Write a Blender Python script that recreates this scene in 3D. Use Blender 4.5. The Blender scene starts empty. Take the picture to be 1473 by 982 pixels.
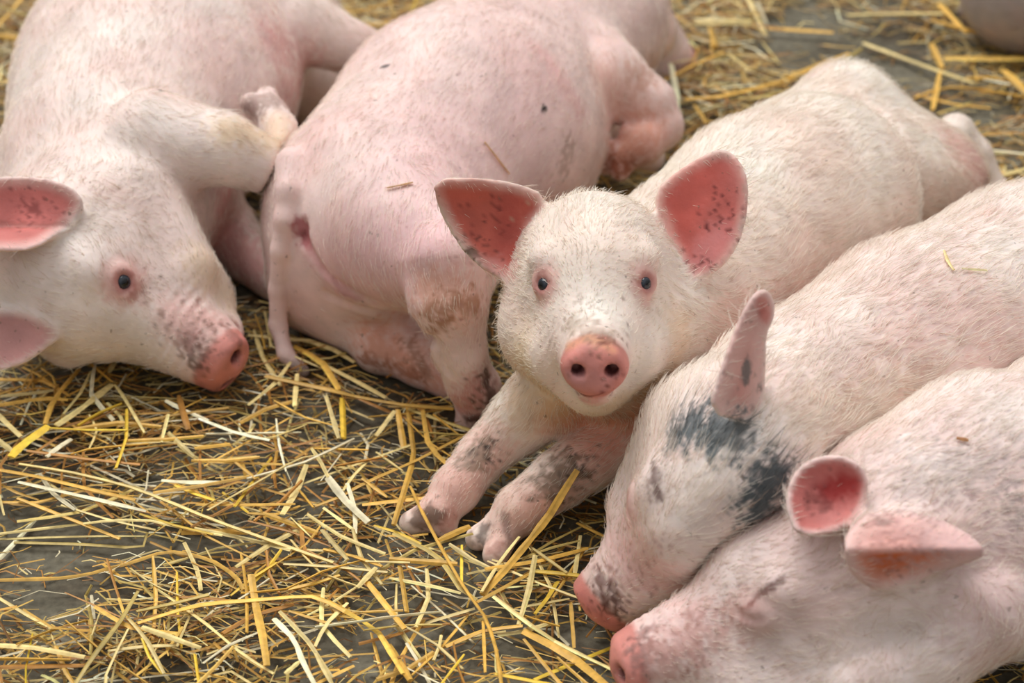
import bpy, math, random
import numpy as np
from mathutils import Vector, Matrix

# ------------------------------------------------------------------ camera, sky, sun, exposure
SC = bpy.context.scene
W_PX, H_PX, F_PX = 1473.0, 982.0, 3000.0
PITCH = math.radians(32.0)
CAM = np.array([0.0, 0.0, 1.15])
RIGHT = np.array([1.0, 0.0, 0.0])
FWD = np.array([0.0, math.cos(PITCH), -math.sin(PITCH)])
UPC = np.array([0.0, math.sin(PITCH), math.cos(PITCH)])

cam_data = bpy.data.cameras.new('camera')
cam_data.sensor_width = 36.0
cam_data.lens = 36.0 * F_PX / W_PX
cam_data.clip_start = 0.05
cam_data.dof.use_dof = True
cam_data.dof.focus_distance = 1.80
cam_data.dof.aperture_fstop = 5.0
cam = bpy.data.objects.new('camera', cam_data)
SC.collection.objects.link(cam)
cam.location = CAM
cam.rotation_euler = (math.pi / 2 - PITCH, 0, 0)
SC.camera = cam

SC.view_settings.view_transform = 'Standard'
SC.view_settings.look = 'None'
SC.view_settings.gamma = 1.0
SC.view_settings.use_curve_mapping = False
SC.view_settings.exposure = 0.0

world = bpy.data.worlds.new('world')
SC.world = world
world.use_nodes = True
wn, wl = world.node_tree.nodes, world.node_tree.links
bg = wn['Background']
# bright overcast: a soft dome, brighter overhead than at the horizon
wtc = wn.new('ShaderNodeTexCoord')
wsep = wn.new('ShaderNodeSeparateXYZ')
wramp = wn.new('ShaderNodeValToRGB')
wl.new(wtc.outputs['Generated'], wsep.inputs[0])
wl.new(wsep.outputs['Z'], wramp.inputs[0])
wramp.color_ramp.elements[0].position = 0.0
wramp.color_ramp.elements[0].color = (0.30, 0.29, 0.27, 1)
wramp.color_ramp.elements[1].position = 0.9
wramp.color_ramp.elements[1].color = (1.0, 1.0, 1.0, 1)
wl.new(wramp.outputs['Color'], bg.inputs['Color'])
bg.inputs['Strength'].default_value = 0.72

sun_data = bpy.data.lights.new('sun', 'SUN')
sun_data.energy = 2.55
sun_data.angle = math.radians(40)
sun_data.color = (1.0, 0.98, 0.94)
sun = bpy.data.objects.new('sun', sun_data)
SC.collection.objects.link(sun)
sun.rotation_euler = (math.radians(-22), math.radians(-14), 0)   # from the far side, above, a little left

# ------------------------------------------------------------------ small helpers
def at(u, v, z):
    """World point at height z that stands under photo point (u, v)."""
    d = FWD + (u - W_PX / 2) / F_PX * RIGHT - (v - H_PX / 2) / F_PX * UPC
    return CAM + d * ((z - CAM[2]) / d[2])

def cv(r, u, t):
    """A unit direction from its right, up and towards-the-lens components."""
    w = r * RIGHT + u * UPC - t * FWD
    return w / np.linalg.norm(w)

def to_px(P):
    q = P - CAM
    s = q @ FWD
    return W_PX / 2 + F_PX * (q @ RIGHT) / s, H_PX / 2 - F_PX * (q @ UPC) / s, s

def srgb(r, g, b):
    c = np.array([r, g, b]) / 255.0
    return np.where(c <= 0.04045, c / 12.92, ((c + 0.055) / 1.055) ** 2.4)

def unit(v):
    return np.asarray(v, float) / np.linalg.norm(v)

def wave_noise(P, scale, seed):
    """Cheap smooth noise in about -1..1."""
    r = np.random.RandomState(seed)
    out = np.zeros(len(P))
    for k in range(7):
        w = r.normal(size=3); w = w / np.linalg.norm(w) * (0.7 + 0.8 * r.rand()) * 2 * math.pi / scale
        out += np.sin(P @ w + r.rand() * 6.28 + 1.3 * np.sin(P @ (w[[1, 2, 0]] * 0.7) + k))
    return out / 3.5

def sstep(a, b, x):
    t = np.clip((x - a) / (b - a), 0, 1)
    return t * t * (3 - 2 * t)

def smin(a, b, k):
    h = np.clip(0.5 + 0.5 * (b - a) / k, 0, 1)
    return b + (a - b) * h - k * h * (1 - h)

def smax(a, b, k):
    return -smin(-a, -b, k)

def put(o, parent=None):
    SC.collection.objects.link(o)
    if parent is not None:
        o.parent = parent
    return o

def tag(o, label=None, cat=None, group=None, kind=None):
    if label: o['label'] = label
    if cat: o['category'] = cat
    if group: o['group'] = group
    if kind: o['kind'] = kind
    return o

def mesh_from(name, V, F4, mat, smooth=True, cols=None):
    """Mesh object from numpy quads (or triangles) with an optional point colour."""
    me = bpy.data.meshes.new(name)
    n = F4.shape[1]
    me.vertices.add(len(V)); me.vertices.foreach_set('co', np.asarray(V, np.float32).ravel())
    me.loops.add(F4.size); me.loops.foreach_set('vertex_index', F4.ravel().astype(np.int32))
    me.polygons.add(len(F4))
    me.polygons.foreach_set('loop_start', (np.arange(len(F4)) * n).astype(np.int32))
    me.polygons.foreach_set('loop_total', np.full(len(F4), n, np.int32))
    me.update(calc_edges=True)
    me.polygons.foreach_set('use_smooth', np.full(len(F4), smooth))
    if cols is not None:
        a = me.color_attributes.new('col', 'FLOAT_COLOR', 'POINT')
        a.data.foreach_set('color', np.concatenate([cols, np.ones((len(V), 1))], 1).astype(np.float32).ravel())
    me.materials.append(mat)
    return bpy.data.objects.new(name, me)

# ------------------------------------------------------------------ materials
def new_mat(name):
    m = bpy.data.materials.new(name); m.use_nodes = True
    return m, m.node_tree.nodes, m.node_tree.links, m.node_tree.nodes['Principled BSDF']

def skin_material():
    m, n, l, b = new_mat('pig_skin')
    at_ = n.new('ShaderNodeAttribute'); at_.attribute_name = 'col'
    tc = n.new('ShaderNodeTexCoord')
    no = n.new('ShaderNodeTexNoise'); no.inputs['Scale'].default_value = 28; no.inputs['Detail'].default_value = 6
    l.new(tc.outputs['Object'], no.inputs['Vector'])
    mr = n.new('ShaderNodeMapRange'); mr.inputs['From Min'].default_value = 0.3; mr.inputs['From Max'].default_value = 0.7
    mr.inputs['To Min'].default_value = 0.84; mr.inputs['To Max'].default_value = 1.08
    l.new(no.outputs['Fac'], mr.inputs['Value'])
    mx = n.new('ShaderNodeVectorMath'); mx.operation = 'SCALE'
    l.new(at_.outputs['Color'], mx.inputs[0]); l.new(mr.outputs['Result'], mx.inputs['Scale'])
    # tiny dark specks of dirt
    vo = n.new('ShaderNodeTexNoise'); vo.inputs['Scale'].default_value = 150; vo.inputs['Detail'].default_value = 2
    l.new(tc.outputs['Object'], vo.inputs['Vector'])
    sp = n.new('ShaderNodeMapRange'); sp.inputs['From Min'].default_value = 0.70; sp.inputs['From Max'].default_value = 0.76
    sp.inputs['To Max'].default_value = 0.55
    l.new(vo.outputs['Fac'], sp.inputs['Value'])
    mix = n.new('ShaderNodeMix'); mix.data_type = 'RGBA'
    l.new(sp.outputs['Result'], mix.inputs['Factor']); l.new(mx.outputs[0], mix.inputs['A'])
    mix.inputs['B'].default_value = (0.16, 0.11, 0.08, 1)
    l.new(mix.outputs['Result'], b.inputs['Base Color'])
    b.inputs['Roughness'].default_value = 0.52
    b.inputs['Specular IOR Level'].default_value = 0.32
    b.inputs['Subsurface Weight'].default_value = 0.12
    b.inputs['Subsurface Radius'].default_value = (0.012, 0.004, 0.002)
    b.inputs['Subsurface Scale'].default_value = 0.6
    b2 = n.new('ShaderNodeTexNoise'); b2.inputs['Scale'].default_value = 260; b2.inputs['Detail'].default_value = 4
    l.new(tc.outputs['Object'], b2.inputs['Vector'])
    bp = n.new('ShaderNodeBump'); bp.inputs['Strength'].default_value = 0.35; bp.inputs['Distance'].default_value = 0.0012
    l.new(b2.outputs['Fac'], bp.inputs['Height']); l.new(bp.outputs['Normal'], b.inputs['Normal'])
    return m

def hair_material():
    m, n, l, b = new_mat('bristle')
    at_ = n.new('ShaderNodeAttribute'); at_.attribute_name = 'col'
    l.new(at_.outputs['Color'], b.inputs['Base Color'])
    b.inputs['Roughness'].default_value = 0.5
    b.inputs['Specular IOR Level'].default_value = 0.25
    return m

def straw_material():
    m, n, l, b = new_mat('straw')
    at_ = n.new('ShaderNodeAttribute'); at_.attribute_name = 'col'
    tc = n.new('ShaderNodeTexCoord')
    no = n.new('ShaderNodeTexNoise'); no.inputs['Scale'].default_value = 120; no.inputs['Detail'].default_value = 3
    l.new(tc.outputs['Object'], no.inputs['Vector'])
    mr = n.new('ShaderNodeMapRange'); mr.inputs['From Min'].default_value = 0.3; mr.inputs['From Max'].default_value = 0.75
    mr.inputs['To Min'].default_value = 0.78; mr.inputs['To Max'].default_value = 1.22
    l.new(no.outputs['Fac'], mr.inputs['Value'])
    mx = n.new('ShaderNodeVectorMath'); mx.operation = 'SCALE'
    l.new(at_.outputs['Color'], mx.inputs[0]); l.new(mr.outputs['Result'], mx.inputs['Scale'])
    l.new(mx.outputs[0], b.inputs['Base Color'])
    b.inputs['Roughness'].default_value = 0.48
    b.inputs['Specular IOR Level'].default_value = 0.4
    return m

def floor_material():
    m, n, l, b = new_mat('wet_concrete')
    tc = n.new('ShaderNodeTexCoord')
    n1 = n.new('ShaderNodeTexNoise'); n1.inputs['Scale'].default_value = 5; n1.inputs['Detail'].default_value = 8; n1.inputs['Roughness'].default_value = 0.65
    l.new(tc.outputs['Object'], n1.inputs['Vector'])
    r1 = n.new('ShaderNodeValToRGB'); e = r1.color_ramp.elements
    e[0].position = 0.32; e[0].color = (0.060, 0.043, 0.025, 1)
    e[1].position = 0.68; e[1].color = (0.200, 0.182, 0.135, 1)
    k = e.new(0.5); k.color = (0.130, 0.116, 0.082, 1)
    l.new(n1.outputs['Fac'], r1.inputs[0])
    n2 = n.new('ShaderNodeTexNoise'); n2.inputs['Scale'].default_value = 120; n2.inputs['Detail'].default_value = 5
    l.new(tc.outputs['Object'], n2.inputs['Vector'])
    mr = n.new('ShaderNodeMapRange'); mr.inputs['From Min'].default_value = 0.3; mr.inputs['From Max'].default_value = 0.7
    mr.inputs['To Min'].default_value = 0.7; mr.inputs['To Max'].default_value = 1.3
    l.new(n2.outputs['Fac'], mr.inputs['Value'])
    mx = n.new('ShaderNodeVectorMath'); mx.operation = 'SCALE'
    l.new(r1.outputs['Color'], mx.inputs[0]); l.new(mr.outputs['Result'], mx.inputs['Scale'])
    l.new(mx.outputs[0], b.inputs['Base Color'])
    b.inputs['Roughness'].default_value = 0.75
    b.inputs['Specular IOR Level'].default_value = 0.25
    bp = n.new('ShaderNodeBump'); bp.inputs['Strength'].default_value = 0.5; bp.inputs['Distance'].default_value = 0.003
    l.new(n2.outputs['Fac'], bp.inputs['Height']); l.new(bp.outputs['Normal'], b.inputs['Normal'])
    return m

def eye_material():
    m, n, l, b = new_mat('pig_eye')
    at_ = n.new('ShaderNodeAttribute'); at_.attribute_name = 'col'
    l.new(at_.outputs['Color'], b.inputs['Base Color'])
    b.inputs['Roughness'].default_value = 0.08
    return m

SKIN, HAIR, STRAW, FLOOR, EYE = skin_material(), hair_material(), straw_material(), floor_material(), eye_material()

# ------------------------------------------------------------------ floor
fx = np.array([[-3, -0.5, 0], [3, -0.5, 0], [3, 6, 0], [-3, 6, 0]], float)
floor = put(mesh_from('floor', fx, np.array([[0, 1, 2, 3]]), FLOOR, False))
floor['kind'] = 'structure'

# ------------------------------------------------------------------ bodies: one closed skin grown round a skeleton of soft volumes
VOX = 0.0035
CREAM = srgb(246, 236, 218)

class Body:
    def __init__(self, seed=0):
        self.ops = []          # (add?, centre, reach, fn, k)
        self.flow = []         # (point, direction, width) hair flow samples
        self.ears = []
        self.paints = []
        self.eyes = []
        self.yield_to = []
        self.seed = seed

    def _op(self, add, c, R, fn, k):
        self.ops.append((add, np.asarray(c, float), float(R), fn, k))

    def cone(self, a, ra, b, rb, k=0.02, add=True, flow=None):
        a, b = np.asarray(a, float), np.asarray(b, float)
        ab = b - a; L2 = max(ab @ ab, 1e-9)
        def fn(P):
            t = np.clip((P - a) @ ab / L2, 0, 1)
            q = P - a - t[:, None] * ab
            return np.sqrt((q * q).sum(1)) - (ra + (rb - ra) * t)
        self._op(add, (a + b) / 2, math.sqrt(L2) / 2 + max(ra, rb), fn, k)
        if add:
            d = unit(ab) if flow is None else unit(flow)
            for t in (0.15, 0.5, 0.85):
                self.flow.append((a + ab * t, d, max(ra, rb)))

    def chain(self, Q, k=0.02, kj=0.008, flow=None):
        """A run of tapering lengths (point, radius) joined smoothly into one limb or trunk."""
        Q = [(np.asarray(p, float), r) for p, r in Q]
        seg = []
        for (a, ra), (b, rb) in zip(Q, Q[1:]):
            seg.append((a, b - a, max((b - a) @ (b - a), 1e-9), ra, rb))
            d = unit(b - a) if flow is None else unit(flow)
            for t in (0.15, 0.5, 0.85):
                self.flow.append((a + (b - a) * t, d, max(ra, rb)))
        def fn(P):
            out = None
            for a, ab, L2, ra, rb in seg:
                t = np.clip((P - a) @ ab / L2, 0, 1)
                q = P - a - t[:, None] * ab
                v = np.sqrt((q * q).sum(1)) - (ra + (rb - ra) * t)
                out = v if out is None else smin(out, v, kj)
            return out
        pts = np.array([p for p, r in Q]); rr = np.array([r for p, r in Q])
        c = (pts.max(0) + pts.min(0)) / 2
        self._op(True, c, (np.linalg.norm(pts - c, axis=1) + rr).max(), fn, k)
        return Q

    def limb(self, pts, k=0.02, kj=0.006):
        """pts: (u, v, z, r) in photo points and height above the floor, from the body outwards."""
        return self.chain([(at(u, v, z), r) for u, v, z, r in pts], k, kj)

    def hit(self, u, v, fallback=None):
        """First point of the body so far that is seen at photo point (u, v)."""
        d = FWD + (u - W_PX / 2) / F_PX * RIGHT - (v - H_PX / 2) / F_PX * UPC
        n = np.linalg.norm(d); t = 1.0
        for _ in range(200):
            q = self.eval((CAM + d * t)[None], cull=False)[0]
            if q < 0.0004: return t
            t += 0.8 * q / n
            if t > 4: break
        return fallback

    def on(self, u, v, lift, z=None):
        t = self.hit(u, v)
        return at_depth((u, v), t - lift) if t and t < 3.5 and not (z is not None and (CAM + (at_depth((u, v), t) - CAM))[2] < 0.006) else at(u, v, z)

    def wrinkle(self, c, R, fn):
        self.ops.append((2, np.asarray(c, float), R, fn, 0.0))

    def ell(self, c, axes, radii, k=0.03, add=True, flow=None):
        c = np.asarray(c, float); A = np.array([unit(x) for x in axes]); r = np.asarray(radii, float)
        def fn(P):
            q = (P - c) @ A.T
            k0 = np.sqrt(((q / r) ** 2).sum(1)); k1 = np.sqrt(((q / r ** 2) ** 2).sum(1)) + 1e-9
            return k0 * (k0 - 1) / k1
        self._op(add, c, r.max(), fn, k)
        if add and flow is not None:
            self.flow.append((c, unit(flow), r.max()))

    def disc(self, c, n, xax, rx, ry, h, rnd, k):
        c = np.asarray(c, float); n = unit(n); x = unit(np.asarray(xax) - n * (np.asarray(xax) @ n)); y = np.cross(n, x)
        def fn(P):
            q = P - c
            px, py, pz = q @ x, q @ y, q @ n
            rr = np.sqrt((px / rx) ** 2 + (py / ry) ** 2)
            d2 = (rr - 1) * min(rx, ry) + rnd
            dz = np.abs(pz) - h + rnd
            return np.sqrt(np.maximum(d2, 0) ** 2 + np.maximum(dz, 0) ** 2) + np.minimum(np.maximum(d2, dz), 0) - rnd
        self._op(True, c, max(rx, ry) + h, fn, k)

    def crease(self, pts, r, k=0.008):
        for a, b in zip(pts, pts[1:]):
            self.cone(a, r, b, r, k, add=False)

    def ear(self, origin, poly, form, thick=0.0035, k=0.012, inner=(196, 92, 82), base=None, both=False, edge=0.006, below=None):
        """A curved thick leaf. origin: its middle; poly: outline in photo points; form(x, y): height of the leaf along the lens axis."""
        o = np.asarray(origin, float)
        ou, ov, s = to_px(o[None])
        m = s[0] / F_PX
        pg = np.array([((u - ou[0]) * m, -(v - ov[0]) * m) for u, v in poly])
        # soften the corners of the traced outline
        for _ in range(1):
            pg = np.concatenate([0.75 * pg + 0.25 * np.roll(pg, -1, 0), 0.25 * pg + 0.75 * np.roll(pg, -1, 0)], 1).reshape(-1, 2)
        A, B = pg, np.roll(pg, -1, 0)
        def sd2(x, y):
            d = np.full(len(x), 1e9); inside = np.zeros(len(x), bool)
            for (ax, ay), (bx, by) in zip(A, B):
                ex, ey = bx - ax, by - ay
                wx, wy = x - ax, y - ay
                t = np.clip((wx * ex + wy * ey) / (ex * ex + ey * ey), 0, 1)
                d = np.minimum(d, (wx - ex * t) ** 2 + (wy - ey * t) ** 2)
                c = ((ay <= y) & (by > y)) | ((by <= y) & (ay > y))
                xi = ax + (y - ay) / (by - ay + 1e-12) * (bx - ax)
                inside ^= c & (x < xi)
            d = np.sqrt(d)
            return np.where(inside, -d, d)
        def parts(P):
            q = P - o
            x, y, t = q @ RIGHT, q @ UPC, -(q @ FWD)
            e = 1e-3
            f = form(x, y)
            g = np.sqrt(1 + ((form(x + e, y) - f) / e) ** 2 + ((form(x, y + e) - f) / e) ** 2)
            return sd2(x, y), (t - f) / g
        def fn(P):
            d2, w = parts(P)
            return smax(d2 - 0.0025, np.abs(w) - thick, 0.003)
        self._op(True, o, np.abs(pg).max() * 1.5 + 0.03, fn, k)
        self.ears.append((o, np.abs(pg).max() * 1.6 + 0.02, parts, srgb(*inner), thick, None if base is None else at_depth(base, s[0]), both, edge, below))

    # ---- evaluate
    def eval(self, P, cull=True):
        out = np.full(len(P), 1.0)
        if not len(P): return out
        if not cull:
            d = None
            for add, c, R, fn, k in self.ops:
                v = fn(P)
                if add == 2: d = d + v
                elif add: d = v if d is None else smin(d, v, k)
                else: d = smax(d, -v, k)
            return smax(d, 0.003 - P[:, 2], 0.004)
        B = 0.06
        key = np.floor(P / B).astype(np.int64)
        code = (key[:, 0] + 500) * 4000000 + (key[:, 1] + 500) * 2000 + key[:, 2] + 500
        order = np.argsort(code, kind='stable'); cs = code[order]
        st = np.flatnonzero(np.r_[True, cs[1:] != cs[:-1]]); en = np.r_[st[1:], len(cs)]
        for s, e in zip(st, en):
            idx = order[s:e]; Q = P[idx]
            m = (key[idx[0]] + 0.5) * B
            d = None
            for add, c, R, fn, k in self.ops:
                if np.linalg.norm(m - c) - R > 0.07 + k: continue
                v = fn(Q)
                if add == 2: d = None if d is None else d + v
                elif add: d = v if d is None else smin(d, v, k)
                elif d is not None: d = smax(d, -v, k)
            if d is not None:
                for ob in self.yield_to:
                    if d.min() < 0.03: d = smax(d, 0.0025 - ob.eval(Q), 0.010)
                out[idx] = smax(d, 0.003 - Q[:, 2], 0.004)
        return out

    def surface(self, h=VOX):
        lo = np.min([c - R for a, c, R, f, k in self.ops if a == 1], 0) - 3 * h
        hi = np.max([c + R for a, c, R, f, k in self.ops if a == 1], 0) + 3 * h
        lo[2] = max(lo[2], -2 * h)
        nb = 16
        n = (np.ceil((hi - lo) / h / nb).astype(int)) * nb
        cen = [lo[i] + (np.arange(n[i] // nb) + 0.5) * nb * h - h / 2 for i in range(3)]
        C = np.stack(np.meshgrid(*cen, indexing='ij'), -1).reshape(-1, 3)
        dc = self.eval(C, cull=False)
        act = np.abs(dc) < 1.25 * (nb * h * 0.87) + 0.01
        vol = np.repeat(np.repeat(np.repeat(np.sign(dc).reshape(n // nb).astype(np.float32), nb, 0), nb, 1), nb, 2)
        off = np.stack(np.meshgrid(*[np.arange(nb)] * 3, indexing='ij'), -1).reshape(-1, 3)
        bi = np.stack(np.unravel_index(np.flatnonzero(act), n // nb), -1) * nb
        I = (bi[:, None, :] + off[None]).reshape(-1, 3)
        vol[I[:, 0], I[:, 1], I[:, 2]] = self.eval(lo + I * h)
        # surface nets
        neg = vol < 0
        nx, ny, nz = neg.shape
        cnt = np.zeros((nx - 1, ny - 1, nz - 1), np.int8)
        cr = [(i, j, k) for i in (0, 1) for j in (0, 1) for k in (0, 1)]
        for i, j, k in cr:
            cnt += neg[i:nx - 1 + i, j:ny - 1 + j, k:nz - 1 + k]
        cells = np.argwhere((cnt > 0) & (cnt < 8))
        vid = np.full(cnt.shape, -1, np.int32)
        vid[cells[:, 0], cells[:, 1], cells[:, 2]] = np.arange(len(cells))
        acc = np.zeros((len(cells), 3)); num = np.zeros(len(cells))
        val = {c: vol[cells[:, 0] + c[0], cells[:, 1] + c[1], cells[:, 2] + c[2]] for c in cr}
        for c0 in cr:
            for ax in range(3):
                if c0[ax]: continue
                c1 = list(c0); c1[ax] = 1; c1 = tuple(c1)
                a, b = val[c0], val[c1]
                m = (a < 0) != (b < 0)
                t = np.where(m, a / np.where(m, a - b, 1), 0)
                p = np.tile(np.array(c0, float), (len(cells), 1)); p[:, ax] += t
                acc += p * m[:, None]; num += m
        V = lo + (cells + acc / num[:, None]) * h
        quads = []
        for ax in range(3):
            b, c = (ax + 1) % 3, (ax + 2) % 3
            sl0 = [slice(None)] * 3; sl1 = [slice(None)] * 3
            sl0[ax] = slice(0, -1); sl1[ax] = slice(1, None)
            m = neg[tuple(sl0)] != neg[tuple(sl1)]
            E = np.argwhere(m)
            E = E[(E[:, b] > 0) & (E[:, c] > 0) & (E[:, b] < neg.shape[b] - 1) & (E[:, c] < neg.shape[c] - 1)]
            def vv(db, dc_):
                e = E.copy(); e[:, b] -= db; e[:, c] -= dc_
                return vid[e[:, 0], e[:, 1], e[:, 2]]
            q = np.stack([vv(1, 1), vv(0, 1), vv(0, 0), vv(1, 0)], 1)
            flip = ~neg[E[:, 0], E[:, 1], E[:, 2]]
            q[flip] = q[flip][:, ::-1]
            quads.append(q)
        Q = np.concatenate(quads); Q = Q[(Q >= 0).all(1)]
        # drop stray islands: keep the largest connected piece
        lab = np.arange(len(V))
        for _ in range(400):
            m = lab[Q].min(1)
            new = lab.copy()
            for i in range(4): np.minimum.at(new, Q[:, i], m)
            new = new[new]
            if (new == lab).all(): break
            lab = new
        ids, ct = np.unique(lab, return_counts=True)
        keep = lab == ids[ct.argmax()]
        if not keep.all():
            re = np.cumsum(keep) - 1
            Q = re[Q[keep[Q].all(1)]]; V = V[keep]
        for _ in range(2):
            d, g = self.grad(V)
            st = -np.clip(d, -h, h)[:, None] * g
            V = V + 0.8 * st
        d, N = self.grad(V)
        return V, Q, N

    def grad(self, V, e=0.0012):
        T = np.array([[1, -1, -1], [-1, -1, 1], [-1, 1, -1], [1, 1, 1]], float)
        g = np.zeros_like(V); s = np.zeros(len(V))
        for t in T:
            v = self.eval(V + t * e)
            g += v[:, None] * t; s += v
        g /= 4 * e
        L = np.linalg.norm(g, axis=1, keepdims=True)
        return s / 4, g / np.maximum(L, 1e-6)

def at_depth(uv, s):
    d = FWD + (uv[0] - W_PX / 2) / F_PX * RIGHT - (uv[1] - H_PX / 2) / F_PX * UPC
    return CAM + d * s

class Frame:
    """Head frame: X to the pig's side, F along the nose, U to the crown."""
    def __init__(self, O, F, U, s=1.0):
        self.O = np.asarray(O, float); self.F = unit(F)
        U = np.asarray(U, float); self.U = unit(U - self.F * (U @ self.F)); self.X = np.cross(self.F, self.U); self.s = s
        self.axes = (self.X, self.F, self.U)
    def __call__(self, x, f, u):
        return self.O + self.s * (x * self.X + f * self.F + u * self.U)

def pig_head(b, fr, eyes='open', snout_tilt=0.12, snout=1.0, k=0.018, wide=1.0):
    s = fr.s
    back = -fr.F
    E = lambda c, r, kk=k, add=True: b.ell(fr(*c), fr.axes, np.array(r) * s, kk, add, flow=back)
    C = lambda a, ra, c, rc_, kk=k, add=True: b.cone(fr(*a), ra * s, fr(*c), rc_ * s, kk, add, flow=back)
    w = wide
    E((0, -.022, .010), (.066 * w, .076, .073))
    E((0, .022, .016), (.052 * w, .058, .053))
    for sx in (-1, 1):
        C((sx * .051 * w, -.020, -.062), .046, (sx * .034 * w, .058, -.060), .034, .025)
        E((sx * .046, .030, .032), (.018, .022, .013), .015)          # brow
    C((0, .03, -.016), .057, (0, .120, -.043), .0345, .025)
    C((0, -.01, -.074), .048, (0, .112, -.078), .0165, .02)
    # snout
    n = unit(fr.F - snout_tilt * fr.U)
    sc = fr(0, .146, -.048)
    C((0, .10, -.040), .034, (0, .136, -.047), .0275, .012)
    b.disc(sc, n, fr.X, .0310 * s * snout, .0236 * s * snout, .0105 * s, .0062 * s, .007 * s)
    b.snout = (sc, n, fr)
    # wrinkles behind the disc, on the bridge of the nose
    def rings(P):
        q = (P - fr.O) / s
        f = q @ fr.F - .35 * (q @ fr.U); top = q @ fr.U
        win = sstep(.085, .112, f) * sstep(.150, .140, f) * sstep(-.07, -.03, top)
        return .0009 * s * win * np.sin(f * 2 * math.pi / .0100 + 1.6 * np.sin(q @ fr.X * 120))
    b.wrinkle(fr(0, .12, -.04), .07 * s, rings)
    for sx in (-1, 1):
        p = sc + n * .012 * s + fr.X * sx * .0150 * s + fr.U * .0020 * s
        b.cone(p + n * .004 * s, .0072 * s, p - n * .014 * s + fr.X * sx * .003 * s, .0050 * s, .0030 * s, add=False)
        b.nostrils = getattr(b, 'nostrils', []) + [p - n * .008 * s]
    # lips
    lip = [fr(x, .128 - 9 * x * x, -.0765 + 4.0 * x * x) for x in np.linspace(-.05, .05, 11)]
    b.crease(lip, .0022 * s, .006 * s)
    E((0, .119, -.0805), (.014, .014, .0075), .008)
    C((0, -.02, -.092), .044, (0, .070, -.090), .026, .03)
    b.paints.append(('ball', fr(0, .126, -.084), .018 * s, srgb(232, 190, 180), .8, .6))
    for p, q in zip(lip[3:-3], lip[4:-3]):
        b.paints.append(('ball', (p + q) / 2, .0065 * s, srgb(150, 70, 66), .7, .5))

def pig_eyes(b, fr, eyes='open', w=1.0, blind=()):
    """Set the eyes into the finished head."""
    s = fr.s
    # eyes
    for sx in (-1, 1):
        if sx in blind: continue
        out = unit(fr.X * sx * .62 + fr.F * .72 + fr.U * .25)
        ec = fr(sx * .0485 * w, .058, .012)
        side = unit(np.cross(out, fr.U)); upv = np.cross(side, out)
        for _ in range(12):                                            # slide to the skin
            ec = ec - out * float(b.eval(ec[None], cull=False)[0])
        ec = ec - out * .0045 * s
        if eyes == 'open':
            b.ell(ec + out * .003 * s, (side, upv, out), (.0165 * s, .0125 * s, .008 * s), .008, True)
            b.ell(ec + out * .0105 * s, (side, upv, out), (.0082 * s, .0062 * s, .0072 * s), .0035, False)
            lid = [ec + out * .0115 * s + side * x * s + upv * (.0105 - 70 * x * x) * s for x in np.linspace(-.014, .014, 7)]
            b.crease(lid, .0014 * s, .004)
            b.eyes.append((ec + out * .0028 * s, out, .0076 * s))
        else:
            b.ell(ec, (side, upv, out), (.019 * s, .0125 * s, .0105 * s), .010, True)
            slit = [ec + out * .0105 * s + side * x * s + upv * (-.004 + 22 * x * x) * s for x in np.linspace(-.016, .016, 7)]
            b.crease(slit, .0018 * s, .004)
        op = eyes == 'open'
        b.paints.append(('ball', ec + out * .006 * s, .030 * s, srgb(222, 164, 154), 0.70 if op else .35, 0.55))
        b.paints.append(('ball', ec + out * .010 * s, .0145 * s, srgb(178, 104, 98), 0.65 if op else .25, 0.4))
        b.paints.append(('bald', ec + out * .006 * s, .020 * s))

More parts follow.
